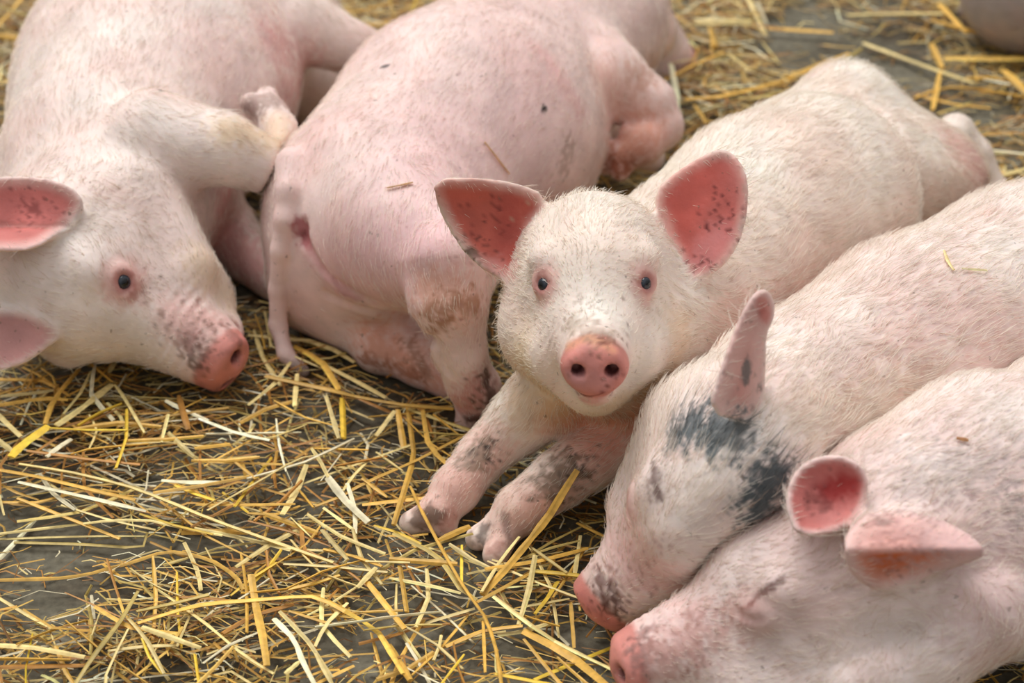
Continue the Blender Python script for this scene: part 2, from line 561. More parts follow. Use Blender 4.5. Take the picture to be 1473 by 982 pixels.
# ------------------------------------------------------------------ skin colour, bristles, assembly
def finish(b, name, label, base=(232, 196, 184), pale=(240, 222, 208), n_hair=26000, hair_len=0.016, hair_col=(246, 238, 222), group=None,
           hair_rad=0.00017, lift=0.25):
    V, Q, N = b.surface()
    n = len(V)
    base, pale = srgb(*base), srgb(*pale)
    col = np.tile(base, (n, 1)); bald = np.zeros(n); onear = np.zeros(n); dark = np.zeros(n)
    t = 0.5 + 0.5 * wave_noise(V, 0.16, b.seed + 1) * 0.8
    col = col + (pale - base) * np.clip(t, 0, 1)[:, None]
    t = np.clip(wave_noise(V, 0.07, b.seed + 2), 0, 1) * 0.16
    col = col + (srgb(224, 168, 158) - col) * t[:, None]
    U_, V_, S_ = to_px(V)
    jit = wave_noise(V, 0.014, b.seed + 5) * 0.6 + wave_noise(V, 0.006, b.seed + 6) * 0.5
    def near(u, v):
        r = 5.0
        while True:
            m = np.flatnonzero((U_ - u) ** 2 + (V_ - v) ** 2 < r * r)
            if len(m): return V[m[S_[m].argmin()]]
            r *= 1.6
    for o, R, parts, icol, thick, basep, both, edge, below in b.ears:
        m = np.flatnonzero(((V - o) ** 2).sum(1) < R * R)
        d2, w = parts(V[m])
        f = (np.abs(w) < thick * 2.2) * sstep(0.004, -0.003, d2)
        inn = f * (np.ones(len(m)) if both else sstep(-0.0005, 0.0012, w)) * (sstep(0.0, -edge, d2) * 0.55 + 0.45)
        if basep is not None:
            q = V[m] - basep; q = q - np.outer(q @ FWD, FWD)
            inn = inn * sstep(0.008, 0.028, np.linalg.norm(q, axis=1))
        mott = 0.97 + 0.10 * wave_noise(V[m], 0.035, b.seed + 9)
        ic = np.tile(icol, (len(m), 1))  # inner pink, with the red of backlight shining through put into the colour
        if below is not None:                          # the open inside of a folded ear, under its ridge
            ic += (srgb(*below[1]) - ic) * (sstep(below[0], below[0] - .004, (V[m] - o) @ UPC) * sstep(-.002, -.006, d2))[:, None]
        col[m] += (ic * np.clip(mott, .55, 1.1)[:, None] - col[m]) * np.clip(inn, 0, 1)[:, None]
        bald[m] = np.maximum(bald[m], inn * 1.0)
        outer = f * (1 - inn) * 0.45
        onear[m] = np.maximum(onear[m], f)
        col[m] += (srgb(226, 160, 150) - col[m]) * outer[:, None]
        bald[m] = np.maximum(bald[m], outer * 1.5)
    if hasattr(b, 'snout'):
        sc, nn, fr = b.snout
        q = V - sc
        d = np.abs(q @ nn) ; r = np.linalg.norm(q - np.outer(q @ nn, nn), axis=1)
        zone = sstep(.060 * fr.s, .020 * fr.s, np.linalg.norm(q, axis=1))
        col += (srgb(226, 176, 166) - col) * (zone * 0.5)[:, None]
        disc = sstep(.010 * fr.s, .004 * fr.s, -(q @ nn)) * (r < .042 * fr.s) * (q @ nn < .03)
        tone = srgb(222, 146, 136) * (0.95 + 0.12 * wave_noise(V, 0.02, 3))[:, None]
        col += (tone - col) * disc[:, None]
        bald = np.maximum(bald, np.maximum(disc, sstep(.055 * fr.s, .03 * fr.s, np.linalg.norm(q, axis=1))))
        for p in b.nostrils:
            f = sstep(.0125 * fr.s, .007 * fr.s, np.linalg.norm(V - p, axis=1))
            col += (srgb(84, 32, 34) - col) * (f * 0.9)[:, None]
    for p in b.paints:
        kind = p[0]
        if kind == 'ball':
            _, c, R, cc, a, soft = p
            d = np.linalg.norm(V - c, axis=1) / R
            f = sstep(1.0, 1.0 - soft, d + jit * 0.15) * a
            col += (np.asarray(cc) - col) * f[:, None]
        elif kind == 'bald':
            bald = np.maximum(bald, sstep(1.0, 0.6, np.linalg.norm(V - p[1], axis=1) / p[2]))
        elif kind in ('dirt_shade', 'tint', 'patch'):
            _, pts, R, cc, a, soft, rough = p
            d = np.full(n, 9.0)
            Pn = [near(u, v) for u, v in pts]
            if len(Pn) == 1: Pn = Pn * 2
            for A, B in zip(Pn, Pn[1:]):
                ab = B - A; L2 = max(ab @ ab, 1e-9)
                tt = np.clip((V - A) @ ab / L2, 0, 1)
                d = np.minimum(d, np.linalg.norm(V - A - tt[:, None] * ab, axis=1))
            f = sstep(1.0, 1.0 - soft, d / R + jit * rough) * a
            col += (srgb(*cc) - col) * f[:, None]
            if kind == 'patch': dark = np.maximum(dark, f)
            if kind == 'dirt_shade': bald = np.maximum(bald, f * 0.6)  # serves real dirt and painted fold shade alike; both thin the hair
        elif kind == 'specks':
            _, (u, v), spread, cnt, R, cc, a = p
            r2 = np.random.RandomState(int(u * 7 + v))
            for _ in range(cnt):
                du, dv = r2.normal(0, spread, 2)
                c = near(u + du, v + dv); rr = R * r2.uniform(.5, 1.3)
                m = np.flatnonzero(np.abs(V - c).max(1) < rr * 2.5)
                f = sstep(1.2, .5, np.linalg.norm(V[m] - c, axis=1) / rr + jit[m] * .5) * a * r2.uniform(.6, 1)
                col[m] += (srgb(*cc) - col[m]) * f[:, None]
        elif kind == 'naked':
            _, u, v, R = p
            c = near(u, v)
            bald = np.maximum(bald, sstep(1.0, 0.7, np.linalg.norm(V - c, axis=1) / R))
    col = np.clip(col, 0.005, 0.95)
    root = bpy.data.objects.new(name, None)
    c0 = np.array([V[:, 0].mean(), V[:, 1].mean(), 0.0])
    root.location = c0
    put(root); tag(root, label, 'pig', group)
    body = put(mesh_from('body', V - c0, Q, SKIN, True, col), root)
    # eyes
    for ec, out, r in b.eyes:
        a = unit(np.cross(out, (0, 0.3, 1))); c_ = np.cross(out, a)
        vs, fs, cs = [], [], []
        nu, nv = 10, 16
        for i in range(nu + 1):
            th = math.pi * i / nu
            for j in range(nv):
                ph = 2 * math.pi * j / nv
                vs.append(ec + r * (math.cos(th) * out + math.sin(th) * (math.cos(ph) * a + math.sin(ph) * c_)))
                cs.append(srgb(12, 12, 16) if th < 0.45 else srgb(48, 54, 64) if th < 0.95 else srgb(205, 190, 182))
        for i in range(nu):
            for j in range(nv):
                fs.append((i * nv + j, (i + 1) * nv + j, (i + 1) * nv + (j + 1) % nv, i * nv + (j + 1) % nv))
        put(mesh_from('eye', np.array(vs) - c0, np.array(fs), EYE, True, np.array(cs)), root)
    # bristles lying along the flow of the body
    if n_hair:
        rs = np.random.RandomState(b.seed + 77)
        e1 = V[Q[:, 2]] - V[Q[:, 0]]; e2 = V[Q[:, 3]] - V[Q[:, 1]]
        ar = np.linalg.norm(np.cross(e1, e2), axis=1)
        m = V[Q].mean(1)
        ar = ar * (m[:, 2] > 0.03) * np.clip(1 - bald[Q].mean(1) * 1.1, 0.02, 1)
        pick = rs.choice(len(Q), n_hair, p=ar / ar.sum())
        w = rs.dirichlet((1, 1, 1, 1), n_hair)
        P = (V[Q[pick]] * w[..., None]).sum(1); Nn = N[Q[pick, 0]]
        fc = np.array([f[0] for f in b.flow]); fd = np.array([f[1] for f in b.flow]); fw = np.array([f[2] for f in b.flow])
        D = np.linalg.norm(P[:, None] - fc[None], axis=2) / (fw[None] + 0.01)
        Wt = np.exp(-2.2 * D * D) + 1e-9
        dr = (Wt[..., None] * fd[None]).sum(1) / Wt.sum(1)[:, None]
        dr += 0.30 * np.stack([wave_noise(P, 0.06, b.seed + 20 + i) for i in range(3)], 1) + rs.normal(0, 0.16, (n_hair, 3))
        dr -= Nn * (dr * Nn).sum(1)[:, None]
        dr /= np.linalg.norm(dr, axis=1, keepdims=True) + 1e-9
        L = hair_len * (0.55 + 0.75 * rs.rand(n_hair)) * (Wt * np.clip(fw / .055, .32, 1)[None]).sum(1) / Wt.sum(1) * (1 - .6 * onear[Q[pick, 0]])
        if hasattr(b, 'snout'):
            L *= 0.45 + 0.55 * sstep(0.05, 0.17, np.linalg.norm(P - b.snout[0], axis=1))
        lf = lift * (0.6 + 0.9 * rs.rand(n_hair))
        pts = np.zeros((n_hair, 4, 3))
        for i, tt in enumerate((0, 0.35, 0.7, 1.0)):
            pts[:, i] = P + (dr * (L * tt)[:, None] + Nn * (L * lf * (tt - 0.45 * tt * tt) - 0.0006 * (i == 0))[:, None])
        hc = bpy.data.hair_curves.new('bristle_coat')
        hc.add_curves([4] * n_hair)
        hc.attributes['position'].data.foreach_set('vector', (pts - c0).astype(np.float32).ravel())
        ra = hc.attributes.new('radius', 'FLOAT', 'POINT')
        ra.data.foreach_set('value', np.tile(np.array([1, .9, .65, .25]) * hair_rad, n_hair).astype(np.float32))
        ca = hc.attributes.new('col', 'FLOAT_COLOR', 'CURVE')
        hcol = srgb(*hair_col)[None] * (0.80 + 0.26 * rs.rand(n_hair))[:, None]
        hcol = np.where((rs.rand(n_hair) < .10)[:, None], srgb(194, 160, 132)[None], hcol)
        dk = dark[Q[pick, 0]]
        dk = dk * (rs.rand(n_hair) < 0.25 + dk)
        hcol = hcol + (srgb(58, 66, 72) - hcol) * np.clip(dk * 1.0, 0, 1)[:, None]
        sk = col[Q[pick, 0]]
        hcol = hcol * 0.68 + sk * 0.32
        ca.data.foreach_set('color', np.concatenate([np.clip(hcol, 0, .95), np.ones((n_hair, 1))], 1).astype(np.float32).ravel())
        hc.materials.append(HAIR)
        ho = put(bpy.data.objects.new('bristle_coat', hc), root)
        ho['kind'] = 'stuff'
    return root

# ------------------------------------------------------------------ the pigs
BODIES = []
PIGS = 'young pigs resting on the straw'
def B3(b, u, v, z, r, k=0.03, flow=None):
    b.cone(at(u, v, z), r, at(u, v, z) + np.array([1e-4, 0, 0]), r, k, flow=flow)

def hoof(b, ankle, toes, ra, rt):
    """Two cloven toes (points in the photo plus height) from an ankle."""
    for (u, v, z) in toes:
        p = at(u, v, z)
        b.cone(ankle, ra, p, rt, 0.006)

# --- the alert pig lying on its chest, facing the lens
def pig_alert():
    b = Body(11)
    fr = Frame(at(855, 404, 0.240), cv(-.04, -.29, 1), cv(-.02, 1, .29), .85)
    pig_head(b, fr)
    rump = at(1325, 265, .095)
    back = unit(at(1200, 250, .13) - at(905, 470, .13))
    P = [(fr(0, -.07, -.03), .078), (at(915, 470, .145), .098), (at(1020, 390, .138), .099), (at(1100, 326, .138), .109), (at(1165, 291, .135), .111)]
    b.chain(P, .04, .02)
    hip = [(at(1150, 250, .14), .085), (at(1216, 166, .158), .052), (at(1330, 268, .092), .066)]
    b.chain(hip, .010, .03)
    b.chain([(at(1235, 265, .12), .085), (at(1330, 268, .092), .064)], .014, .02)
    b.cone(fr(0, -.035, -.080), .046, at(925, 530, .115), .070, .02)
    # tail and hind foot beyond the rump
    b.limb([(1355, 215, .10, .022), (1375, 190, .095, .020), (1402, 222, .07, .019), (1428, 275, .03, .017), (1432, 300, .015, .013)], .012)
    # forelegs stretched out in front
    L = b.limb([(800, 560, .115, .040), (748, 606, .074, .0300), (694, 655, .047, .0225), (655, 705, .031, .0220), (632, 736, .021, .0175)], .010)
    hoof(b, L[-1][0], [(592, 752, .012), (640, 757, .012)], .016, .0115)
    R = b.limb([(965, 590, .10, .042), (885, 636, .072, .0315), (805, 688, .050, .0260), (748, 733, .034, .0225), (730, 752, .024, .0185)], .010)
    hoof(b, R[-1][0], [(688, 774, .013), (713, 798, .013)], .015, .0120)
    # ears: broad leaves, cup towards the lens
    b.ear(at_depth((700, 330), to_px(fr(0, -.035, 0)[None])[2][0]),
          [(785, 283), (740, 266), (690, 260), (626, 261), (634, 297), (650, 330), (672, 362), (704, 390), (738, 401), (762, 392), (775, 340)],
          lambda x, y: -.10 * x + 5.5 * (y + .01) ** 2 + 1.5 * x * x - .012, inner=(196, 98, 84), base=(790, 335), edge=.010)
    b.ear(at_depth((1015, 310), to_px(fr(0, -.035, 0)[None])[2][0]),
          [(945, 275), (975, 250), (1010, 228), (1040, 214), (1062, 232), (1074, 262), (1072, 310), (1060, 352), (1035, 385), (1008, 397), (985, 385), (970, 350), (950, 320)],
          lambda x, y: .10 * x + 5.5 * (x - .006) ** 2 + 1.2 * y * y - .012, inner=(208, 112, 104), base=(935, 330), edge=.010)
    b.paints += [
        ('tint', [(815, 606), (860, 622), (930, 604)], .045, (204, 122, 100), .85, .9, .2), ('tint', [(750, 520), (800, 585), (880, 590), (950, 560)], .030, (232, 204, 160), .55, .9, .2),  # throat pink, then yellowish lower-cheek shading painted into the skin
        ('tint', [(760, 590), (900, 590)], .05, (226, 180, 130), .35, .9, .2),
        ('tint', [(690, 640), (620, 735)], .045, (222, 152, 138), .6, .9, .2),
        ('tint', [(850, 670), (720, 775)], .045, (222, 156, 138), .6, .9, .2),
        ('dirt_shade', [(690, 640), (675, 655)], .018, (118, 106, 84), .65, .7, .7),
        ('dirt_shade', [(815, 672), (795, 695)], .024, (92, 80, 58), .75, .7, .7),
        ('dirt_shade', [(598, 748), (622, 745)], .014, (92, 78, 62), .75, .6, .5),
        ('dirt_shade', [(690, 765)], .013, (84, 84, 80), .7, .6, .5),
        ('dirt_shade', [(712, 790)], .010, (150, 90, 76), .5, .6, .5),
        ('dirt_shade', [(735, 775), (722, 745)], .006, (70, 40, 34), .5, .6, .3),
        ('dirt_shade', [(820, 465), (850, 470), (880, 480)], .016, (176, 150, 126), .5, .8, .6),
        ('dirt_shade', [(842, 482), (880, 487)], .007, (110, 70, 54), .55, .7, .6),
        ('tint', [(815, 496), (845, 486), (880, 498)], .008, (230, 166, 130), .7, .8, .2), ('tint', [(820, 550), (870, 550)], .014, (222, 160, 158), .6, .9, .2), ('tint', [(640, 760), (655, 745)], .010, (180, 110, 92), .5, .8, .4),  # painted snout rim highlights, orange above and paler pink below; then a toe tint
        ('dirt_shade', [(829, 568), (848, 574), (868, 568)], .0028, (140, 60, 58), .9, .6, .2), ('tint', [(836, 579), (848, 582), (862, 579)], .006, (228, 170, 162), .7, .8, .2),  # dark red mouth line, then a paler lower lip
        ('tint', [(1210, 420), (1130, 440), (1040, 470)], .05, (214, 158, 140), .5, .9, .3),
        ('tint', [(1380, 290), (1340, 300)], .06, (214, 178, 158), .6, .9, .3),
        ('tint', [(1380, 200), (1425, 270)], .04, (206, 150, 140), .7, .9, .3),
        ('dirt_shade', [(1425, 280)], .03, (120, 96, 84), .6, .8, .5),
        ('tint', [(980, 470), (960, 540)], .035, (222, 190, 150), .5, .9, .3),
        ('tint', [(750, 480), (745, 550)], .035, (226, 204, 172), .4, .9, .3),  # yellowish shading of both cheek sides, put into the skin colour
        ('tint', [(1000, 260), (975, 320)], .030, (200, 84, 70), .45, .9, .3), ('tint', [(1035, 340), (1010, 380)], .022, (222, 150, 150), .6, .9, .3),
        ('tint', [(740, 300), (730, 350)], .022, (176, 74, 66), .55, .9, .3), ('tint', [(690, 280), (640, 275)], .02, (206, 96, 76), .5, .9, .3),
        ('tint', [(710, 378), (735, 390)], .016, (216, 150, 144), .6, .9, .3), ('tint', [(1052, 240), (1066, 300)], .012, (216, 130, 124), .5, .9, .3),
        ('specks', (1035, 310), 16, 30, .0016, (92, 34, 36), .8), ('specks', (1010, 370), 12, 14, .0014, (110, 50, 46), .7),
        ('specks', (690, 360), 16, 26, .0016, (96, 48, 42), .7), ('specks', (700, 310), 22, 20, .0013, (104, 40, 38), .6), ('dirt_shade', [(672, 358), (684, 362)], .005, (100, 80, 66), .8, .7, .8),
        ('specks', (850, 460), 30, 46, .0018, (140, 108, 86), .5), ('specks', (800, 470), 22, 26, .0016, (150, 120, 100), .5), ('specks', (845, 300), 50, 40, .0016, (190, 166, 140), .5),
        ('specks', (695, 640), 12, 16, .0020, (60, 48, 44), .85), ('specks', (705, 665), 10, 8, .0018, (50, 40, 36), .85), ('specks', (825, 665), 18, 26, .0022, (62, 52, 42), .8),
        ('specks', (865, 490), 22, 14, .0013, (120, 66, 56), .7), ('specks', (880, 545), 12, 8, .0014, (130, 70, 60), .7),
        ('specks', (1180, 250), 60, 60, .0022, (190, 160, 146), .45), ('specks', (780, 405), 8, 8, .0014, (110, 50, 36), .7), ('specks', (912, 408), 8, 8, .0014, (110, 50, 36), .7),
    ]
    pig_eyes(b, fr)
    return b, dict(name='pig', label='alert cream pig lying on its chest, pink ears raised, facing the viewer', n_hair=36000, hair_len=.016, base=(239, 215, 202), pale=(248, 240, 230))

# --- the spotted pig asleep with its nose on the straw
def pig_spotted():
    b = Body(22)
    fr = Frame(at(1036, 712, .150), cv(-.70, -.70, -.05), cv(.0, .0, 1), .92)
    pig_head(b, fr)
    P = [(fr(0, -.05, -.02), .082), (at(1150, 600, .145), .088), (at(1320, 515, .13), .108), (at(1480, 440, .13), .112), (at(1650, 370, .12), .105), (at(1760, 320, .11), .085)]
    b.chain(P, .04, .02)
    b.limb([(1150, 640, .08, .05), (1110, 740, .05, .035), (1060, 800, .03, .025), (1020, 850, .02, .018)], .02)
    b.limb([(1760, 400, .08, .07), (1700, 470, .04, .03), (1640, 500, .02, .02)], .02)
    d = b.hit(1060, 560) - .035
    b.ear(at_depth((1075, 500), d), [(1018, 590), (1036, 535), (1052, 490), (1070, 448), (1086, 424), (1100, 418), (1113, 434), (1112, 458), (1100, 478), (1101, 520), (1100, 570), (1085, 605)],
          lambda x, y: -.9 * (x - .0) + .25 * y, inner=(222, 160, 150), both=True, edge=.02)
    b.paints += [
        ('patch', [(1000, 604), (1042, 622)], .027, (104, 112, 116), .9, .6, .6),
        ('patch', [(975, 630), (1010, 622)], .020, (104, 112, 116), .7, .7, .6),
        ('patch', [(1112, 684), (1094, 730), (1085, 762)], .025, (84, 94, 98), .95, .6, .6),
        ('dirt_shade', [(1078, 526), (1076, 545)], .0062, (112, 106, 104), .9, .4, .15),
        ('dirt_shade', [(1096, 452)], .006, (110, 60, 60), .7, .8, .5),
        ('tint', [(1098, 440), (1106, 455)], .010, (208, 110, 100), .7, .8, .2),
        ('tint', [(900, 800), (940, 830)], .05, (226, 172, 166), .6, .9, .3),
        ('dirt_shade', [(936, 668), (938, 690), (947, 716)], .0045, (120, 92, 84), .7, .7, .4), ('dirt_shade', [(928, 690), (934, 720)], .003, (150, 120, 110), .6, .8, .4),  # dark folds of the shut eye, crease shade painted into the skin
        ('specks', (880, 830), 26, 60, .0020, (150, 108, 100), .6), ('specks', (930, 800), 30, 40, .0018, (170, 128, 118), .5), ('specks', (1080, 560), 24, 20, .0016, (130, 110, 106), .6),
        ('specks', (1250, 470), 90, 70, .0018, (170, 140, 130), .5), ('specks', (870, 870), 16, 30, .0024, (92, 56, 48), .7),
        ('tint', [(830, 855), (870, 898)], .012, (220, 124, 116), .4, .8, .2),
        ('dirt_shade', [(860, 830), (885, 880)], .010, (96, 52, 44), .7, .8, .9),
        ('dirt_shade', [(880, 850), (900, 890)], .008, (80, 50, 44), .6, .8, .9),
        ('dirt_shade', [(940, 680), (945, 712)], .007, (130, 104, 100), .6, .8, .6),  # same eye fold, its shade painted wider and softer
        ('tint', [(1180, 600), (1260, 590), (1330, 560)], .05, (206, 180, 150), .45, .9, .5),
        ('tint', [(1310, 480), (1420, 440)], .05, (220, 168, 160), .45, .9, .5),
    ]
    pig_eyes(b, fr, 'closed')
    return b, dict(name='pig', label='sleeping pig with two blue-grey patches on its head', n_hair=34000, hair_len=.020, hair_rad=.00018, base=(238, 210, 203), pale=(248, 236, 229))

# --- the pig asleep in the near corner
def pig_corner():
    b = Body(33)
    fr = Frame(at(1158, 852, .105), cv(-.97, -.08, .16), cv(.02, .94, .34), .97)
    pig_head(b, fr)
    P = [(fr(0, -.05, -.02), .082), (at(1300, 800, .13), .085), (at(1440, 752, .125), .106), (at(1600, 680, .12), .115), (at(1760, 600, .115), .105), (at(1860, 560, .1), .09)]
    b.chain(P, .04, .02)
    b.cone(at(1268, 722, .175), .048, at(1400, 655, .175), .06, .04)
    b.chain([(b.on(1398, 872, -.035, .09), .050), (b.on(1338, 938, -.014, .07), .034), (b.on(1268, 976, -.008, .05), .025), (b.on(1228, 990, -.006, .04), .019)], .005)
    b.limb([(1850, 640, .08, .07), (1780, 720, .04, .03), (1700, 760, .02, .02)], .02)
    dn = b.hit(1255, 800) - .032; df = b.hit(1200, 740, to_px(fr(.055, -.045, .06)[None])[2][0]) - .012
    ridge = lambda x, y: np.where(y > .004, -1.1 * (y - .004), .55 * (y - .004)) - .05 * x - .012 * sstep(.02, -.02, y) * np.exp(-((x - .0) / .03) ** 2)
    b.ear(at_depth((1310, 797), dn), [(1222, 770), (1262, 745), (1330, 744), (1392, 768), (1418, 797), (1396, 806), (1340, 832), (1272, 852), (1236, 832), (1218, 800)],
          ridge, inner=(230, 172, 162), both=True, edge=.02, below=(.003, (216, 104, 52)))
    b.ear(at_depth((1192, 708), df), [(1134, 712), (1150, 676), (1184, 658), (1222, 661), (1243, 684), (1240, 718), (1222, 748), (1188, 764), (1146, 764), (1136, 740)],
          lambda x, y: 14 * x * x + 16 * (y - .002) ** 2 - .010 + .15 * x, thick=.004, inner=(214, 128, 122), both=True, edge=.004)
    b.paints += [
        ('specks', (1310, 765), 34, 60, .0018, (150, 96, 90), .6), ('specks', (1290, 825), 12, 8, .0014, (120, 50, 40), .6), ('specks', (1400, 690), 50, 80, .0020, (140, 120, 116), .5),
        ('specks', (980, 930), 40, 80, .0020, (150, 104, 92), .6), ('specks', (930, 930), 14, 40, .0026, (92, 58, 48), .7), ('specks', (1180, 720), 20, 20, .0018, (110, 60, 56), .6),
        ('specks', (1060, 860), 40, 40, .0016, (150, 112, 100), .5), ('specks', (1420, 800), 50, 40, .0018, (160, 130, 126), .4),
        ('tint', [(1190, 706), (1215, 695)], .016, (168, 40, 40), .85, .8, .2),
        ('dirt_shade', [(1170, 715), (1185, 722)], .010, (120, 60, 56), .6, .8, .5),
        ('dirt_shade', [(1270, 748)], .007, (110, 104, 96), .7, .7, .7),
        ('dirt_shade', [(1290, 770), (1380, 772)], .022, (176, 110, 104), .4, .9, 1.5),
        ('dirt_shade', [(1075, 868), (1098, 848), (1120, 832)], .004, (90, 50, 44), .8, .6, .5),  # slit of the shut eye, its crease shade drawn as a dark line
        ('dirt_shade', [(930, 905), (925, 960)], .010, (88, 52, 44), .65, .8, 1.0),
        ('dirt_shade', [(985, 882), (1000, 888)], .006, (110, 80, 66), .7, .8, .8),
        ('dirt_shade', [(960, 950), (1040, 900)], .022, (186, 140, 124), .5, .9, .9),
        ('tint', [(960, 930), (1000, 890)], .04, (226, 172, 166), .5, .9, .4),
        ('dirt_shade', [(1330, 690), (1440, 670)], .03, (150, 140, 140), .35, .9, 1.5),
        ('dirt_shade', [(1450, 720), (1473, 740)], .012, (120, 112, 110), .5, .9, 1.2),
        ('tint', [(1400, 780), (1440, 860)], .07, (226, 190, 188), .6, .9, .4),
    ]
    pig_eyes(b, fr, 'closed')
    return b, dict(name='pig', label='sleeping cream pig in the near corner with one ear folded to a point', n_hair=34000, hair_len=.015, base=(238, 208, 203), pale=(247, 232, 227))

# --- the pig on its side with its rump to the lens
def pig_rump():
    b = Body(44)
    ax = unit(at(800, 60, .14) - at(540, 310, .14))
    P = [(at(540, 305, .13), .113), (at(655, 195, .14), .134), (at(760, 95, .135), .118), (at(840, 30, .13), .10)]
    b.chain(P, .04, .02, flow=-ax)
    B3(b, 712, 190, .125, .117, .05, -ax)
    b.cone(at(530, 365, .095), .088, at(560, 330, .12), .10, .05, flow=-ax)
    # near thigh, hock, foot
    b.cone(at(575, 335, .16), .080, at(648, 380, .172), .046, .03, flow=(0, -.6, -.8))
    L = b.limb([(648, 380, .178, .046), (648, 432, .152, .0350), (660, 500, .100, .0255), (676, 548, .058, .0235), (684, 574, .036, .0210)], .006)
    B3(b, 617, 424, .156, .016, .02)
    hoof(b, L[-1][0], [(672, 605, .014), (697, 598, .014)], .017, .0125)
    b.limb([(697, 560, .05, .018), (712, 572, .035, .010)], .01)
    # far hind leg folded under
    L = b.limb([(490, 400, .07, .075), (556, 486, .034, .034), (610, 518, .026, .028), (655, 548, .020, .022)], .012)
    B3(b, 544, 497, .032, .025, .015)
    # tail
    T = [(424, 238, -.012, .020), (418, 275, .001, .0150), (411, 315, .0072, .0112), (404, 360, .0080, .0098), (400, 415, .0085, .0092)]
    T = [(b.on(u, v, l, .08), r) for u, v, l, r in T]
    b.chain(T + [(at(400, 468, .050), .0088), (at(411, 510, .026), .0080), (at(438, 534, .012), .0058)], .005, .006)
    # creases between the thighs
    for pts, r in (([(438, 348), (462, 388), (500, 418), (540, 438), (575, 448)], .0042), ([(470, 424), (520, 446), (570, 452)], .003), ([(560, 450), (592, 462), (622, 492), (640, 535)], .005), ([(436, 326), (436, 344)], .005)):
        b.crease([b.on(u, v, .001, .1) for u, v in pts], r, .008)
    # forelegs and head beyond
    L = b.limb([(800, 62, .17, .064), (872, 112, .168, .043), (930, 152, .140, .0325), (948, 182, .120, .0265), (924, 208, .110, .0225), (900, 221, .100, .0195)], .012)
    hoof(b, L[-1][0], [(874, 236, .086), (892, 244, .086)], .0165, .0125)
    b.limb([(925, 196, .120, .018), (905, 190, .124, .011)], .005)
    b.limb([(830, 110, .07, .05), (890, 190, .04, .03), (930, 225, .02, .022)], .015)
    fr = Frame(at(872, -28, .12), cv(.66, -.38, -.52), cv(-.50, .78, .25))
    pig_head(b, fr)
    b.cone(fr(0, -.03, -.02), .085, at(810, 40, .13), .105, .04, flow=-ax)
    pe = [(848, -60), (870, -85), (900, -90), (925, -70), (930, -40), (900, -25), (860, -30)]
    b.ear(at_depth((890, -55), to_px(fr(.05, -.04, .05)[None])[2][0]), pe, lambda x, y: 4 * x * x - .005, inner=(206, 110, 100))
    b.paints += [
        ('tint', [(435, 330), (440, 345)], .016, (176, 92, 98), .85, .6, .3),
        ('dirt_shade', [(432, 338)], .007, (120, 48, 54), .8, .7, .3),
        ('tint', [(440, 350), (500, 425)], .016, (206, 130, 132), .55, .9, .3),
        ('dirt_shade', [(478, 405), (490, 425), (520, 436)], .005, (140, 76, 76), .45, .9, .5),  # groin fold line, crease shade painted into the skin
        ('tint', [(560, 420), (500, 400), (600, 350)], .07, (228, 180, 184), .7, .9, .3),
        ('tint', [(640, 250), (760, 200)], .13, (228, 190, 192), .55, .9, .3),
        ('tint', [(620, 420), (660, 440)], .04, (226, 160, 124), .55, .9, .3),
        ('dirt_shade', [(620, 455), (660, 435), (685, 440)], .016, (158, 108, 72), .6, .8, .8),
        ('dirt_shade', [(640, 470), (620, 480)], .012, (150, 100, 66), .5, .8, .8),
        ('tint', [(690, 560), (670, 590)], .03, (208, 128, 116), .7, .9, .3),
        ('dirt_shade', [(700, 545), (708, 580)], .010, (72, 60, 50), .8, .8, .6),
        ('dirt_shade', [(672, 605), (695, 605)], .009, (70, 44, 36), .8, .8, .5),
        ('tint', [(540, 500), (620, 540)], .04, (214, 132, 92), .65, .9, .4),
        ('dirt_shade', [(585, 490), (600, 520), (610, 540)], .012, (120, 92, 72), .5, .9, .7),
        ('dirt_shade', [(525, 520), (600, 545)], .012, (150, 86, 52), .6, .9, .5),
        ('dirt_shade', [(425, 530), (440, 536)], .010, (140, 124, 112), .7, .8, .3),
        ('specks', (640, 330), 70, 70, .0018, (180, 130, 126), .5), ('specks', (700, 150), 80, 50, .0020, (190, 150, 146), .5), ('specks', (690, 580), 12, 14, .0024, (80, 60, 48), .7),
        ('dirt_shade', [(550, 92)], .005, (30, 28, 28), 1, .4, .4),
        ('dirt_shade', [(787, 157)], .005, (34, 34, 34), 1, .4, .4),
        ('dirt_shade', [(820, 215), (815, 245)], .014, (150, 120, 100), .5, .9, .9),
        ('tint', [(780, 70), (820, 130), (840, 160)], .02, (222, 150, 150), .3, .9, .2),
        ('tint', [(920, 190), (890, 230)], .04, (198, 122, 88), .75, .9, .4),
        ('dirt_shade', [(880, 240), (900, 240)], .02, (140, 74, 50), .7, .9, .6),
        ('dirt_shade', [(925, 110), (945, 100)], .03, (176, 116, 84), .6, .9, .5),  # shadow on the cheek painted in as brown
        ('tint', [(870, 120), (940, 180)], .05, (222, 166, 150), .55, .9, .3),
        ('dirt_shade', [(555, 268), (590, 262)], .004, (196, 150, 110), .5, .8, .5),
        ('naked', 440, 350, .07), ('naked', 398, 400, .06), ('naked', 405, 490, .06), ('naked', 540, 450, .07),
    ]
    return b, dict(name='pig', label='pink pig lying on its side, rump and hanging tail toward the viewer', base=(234, 200, 195), pale=(242, 219, 213), n_hair=26000, hair_len=.013, hair_rad=.00015)

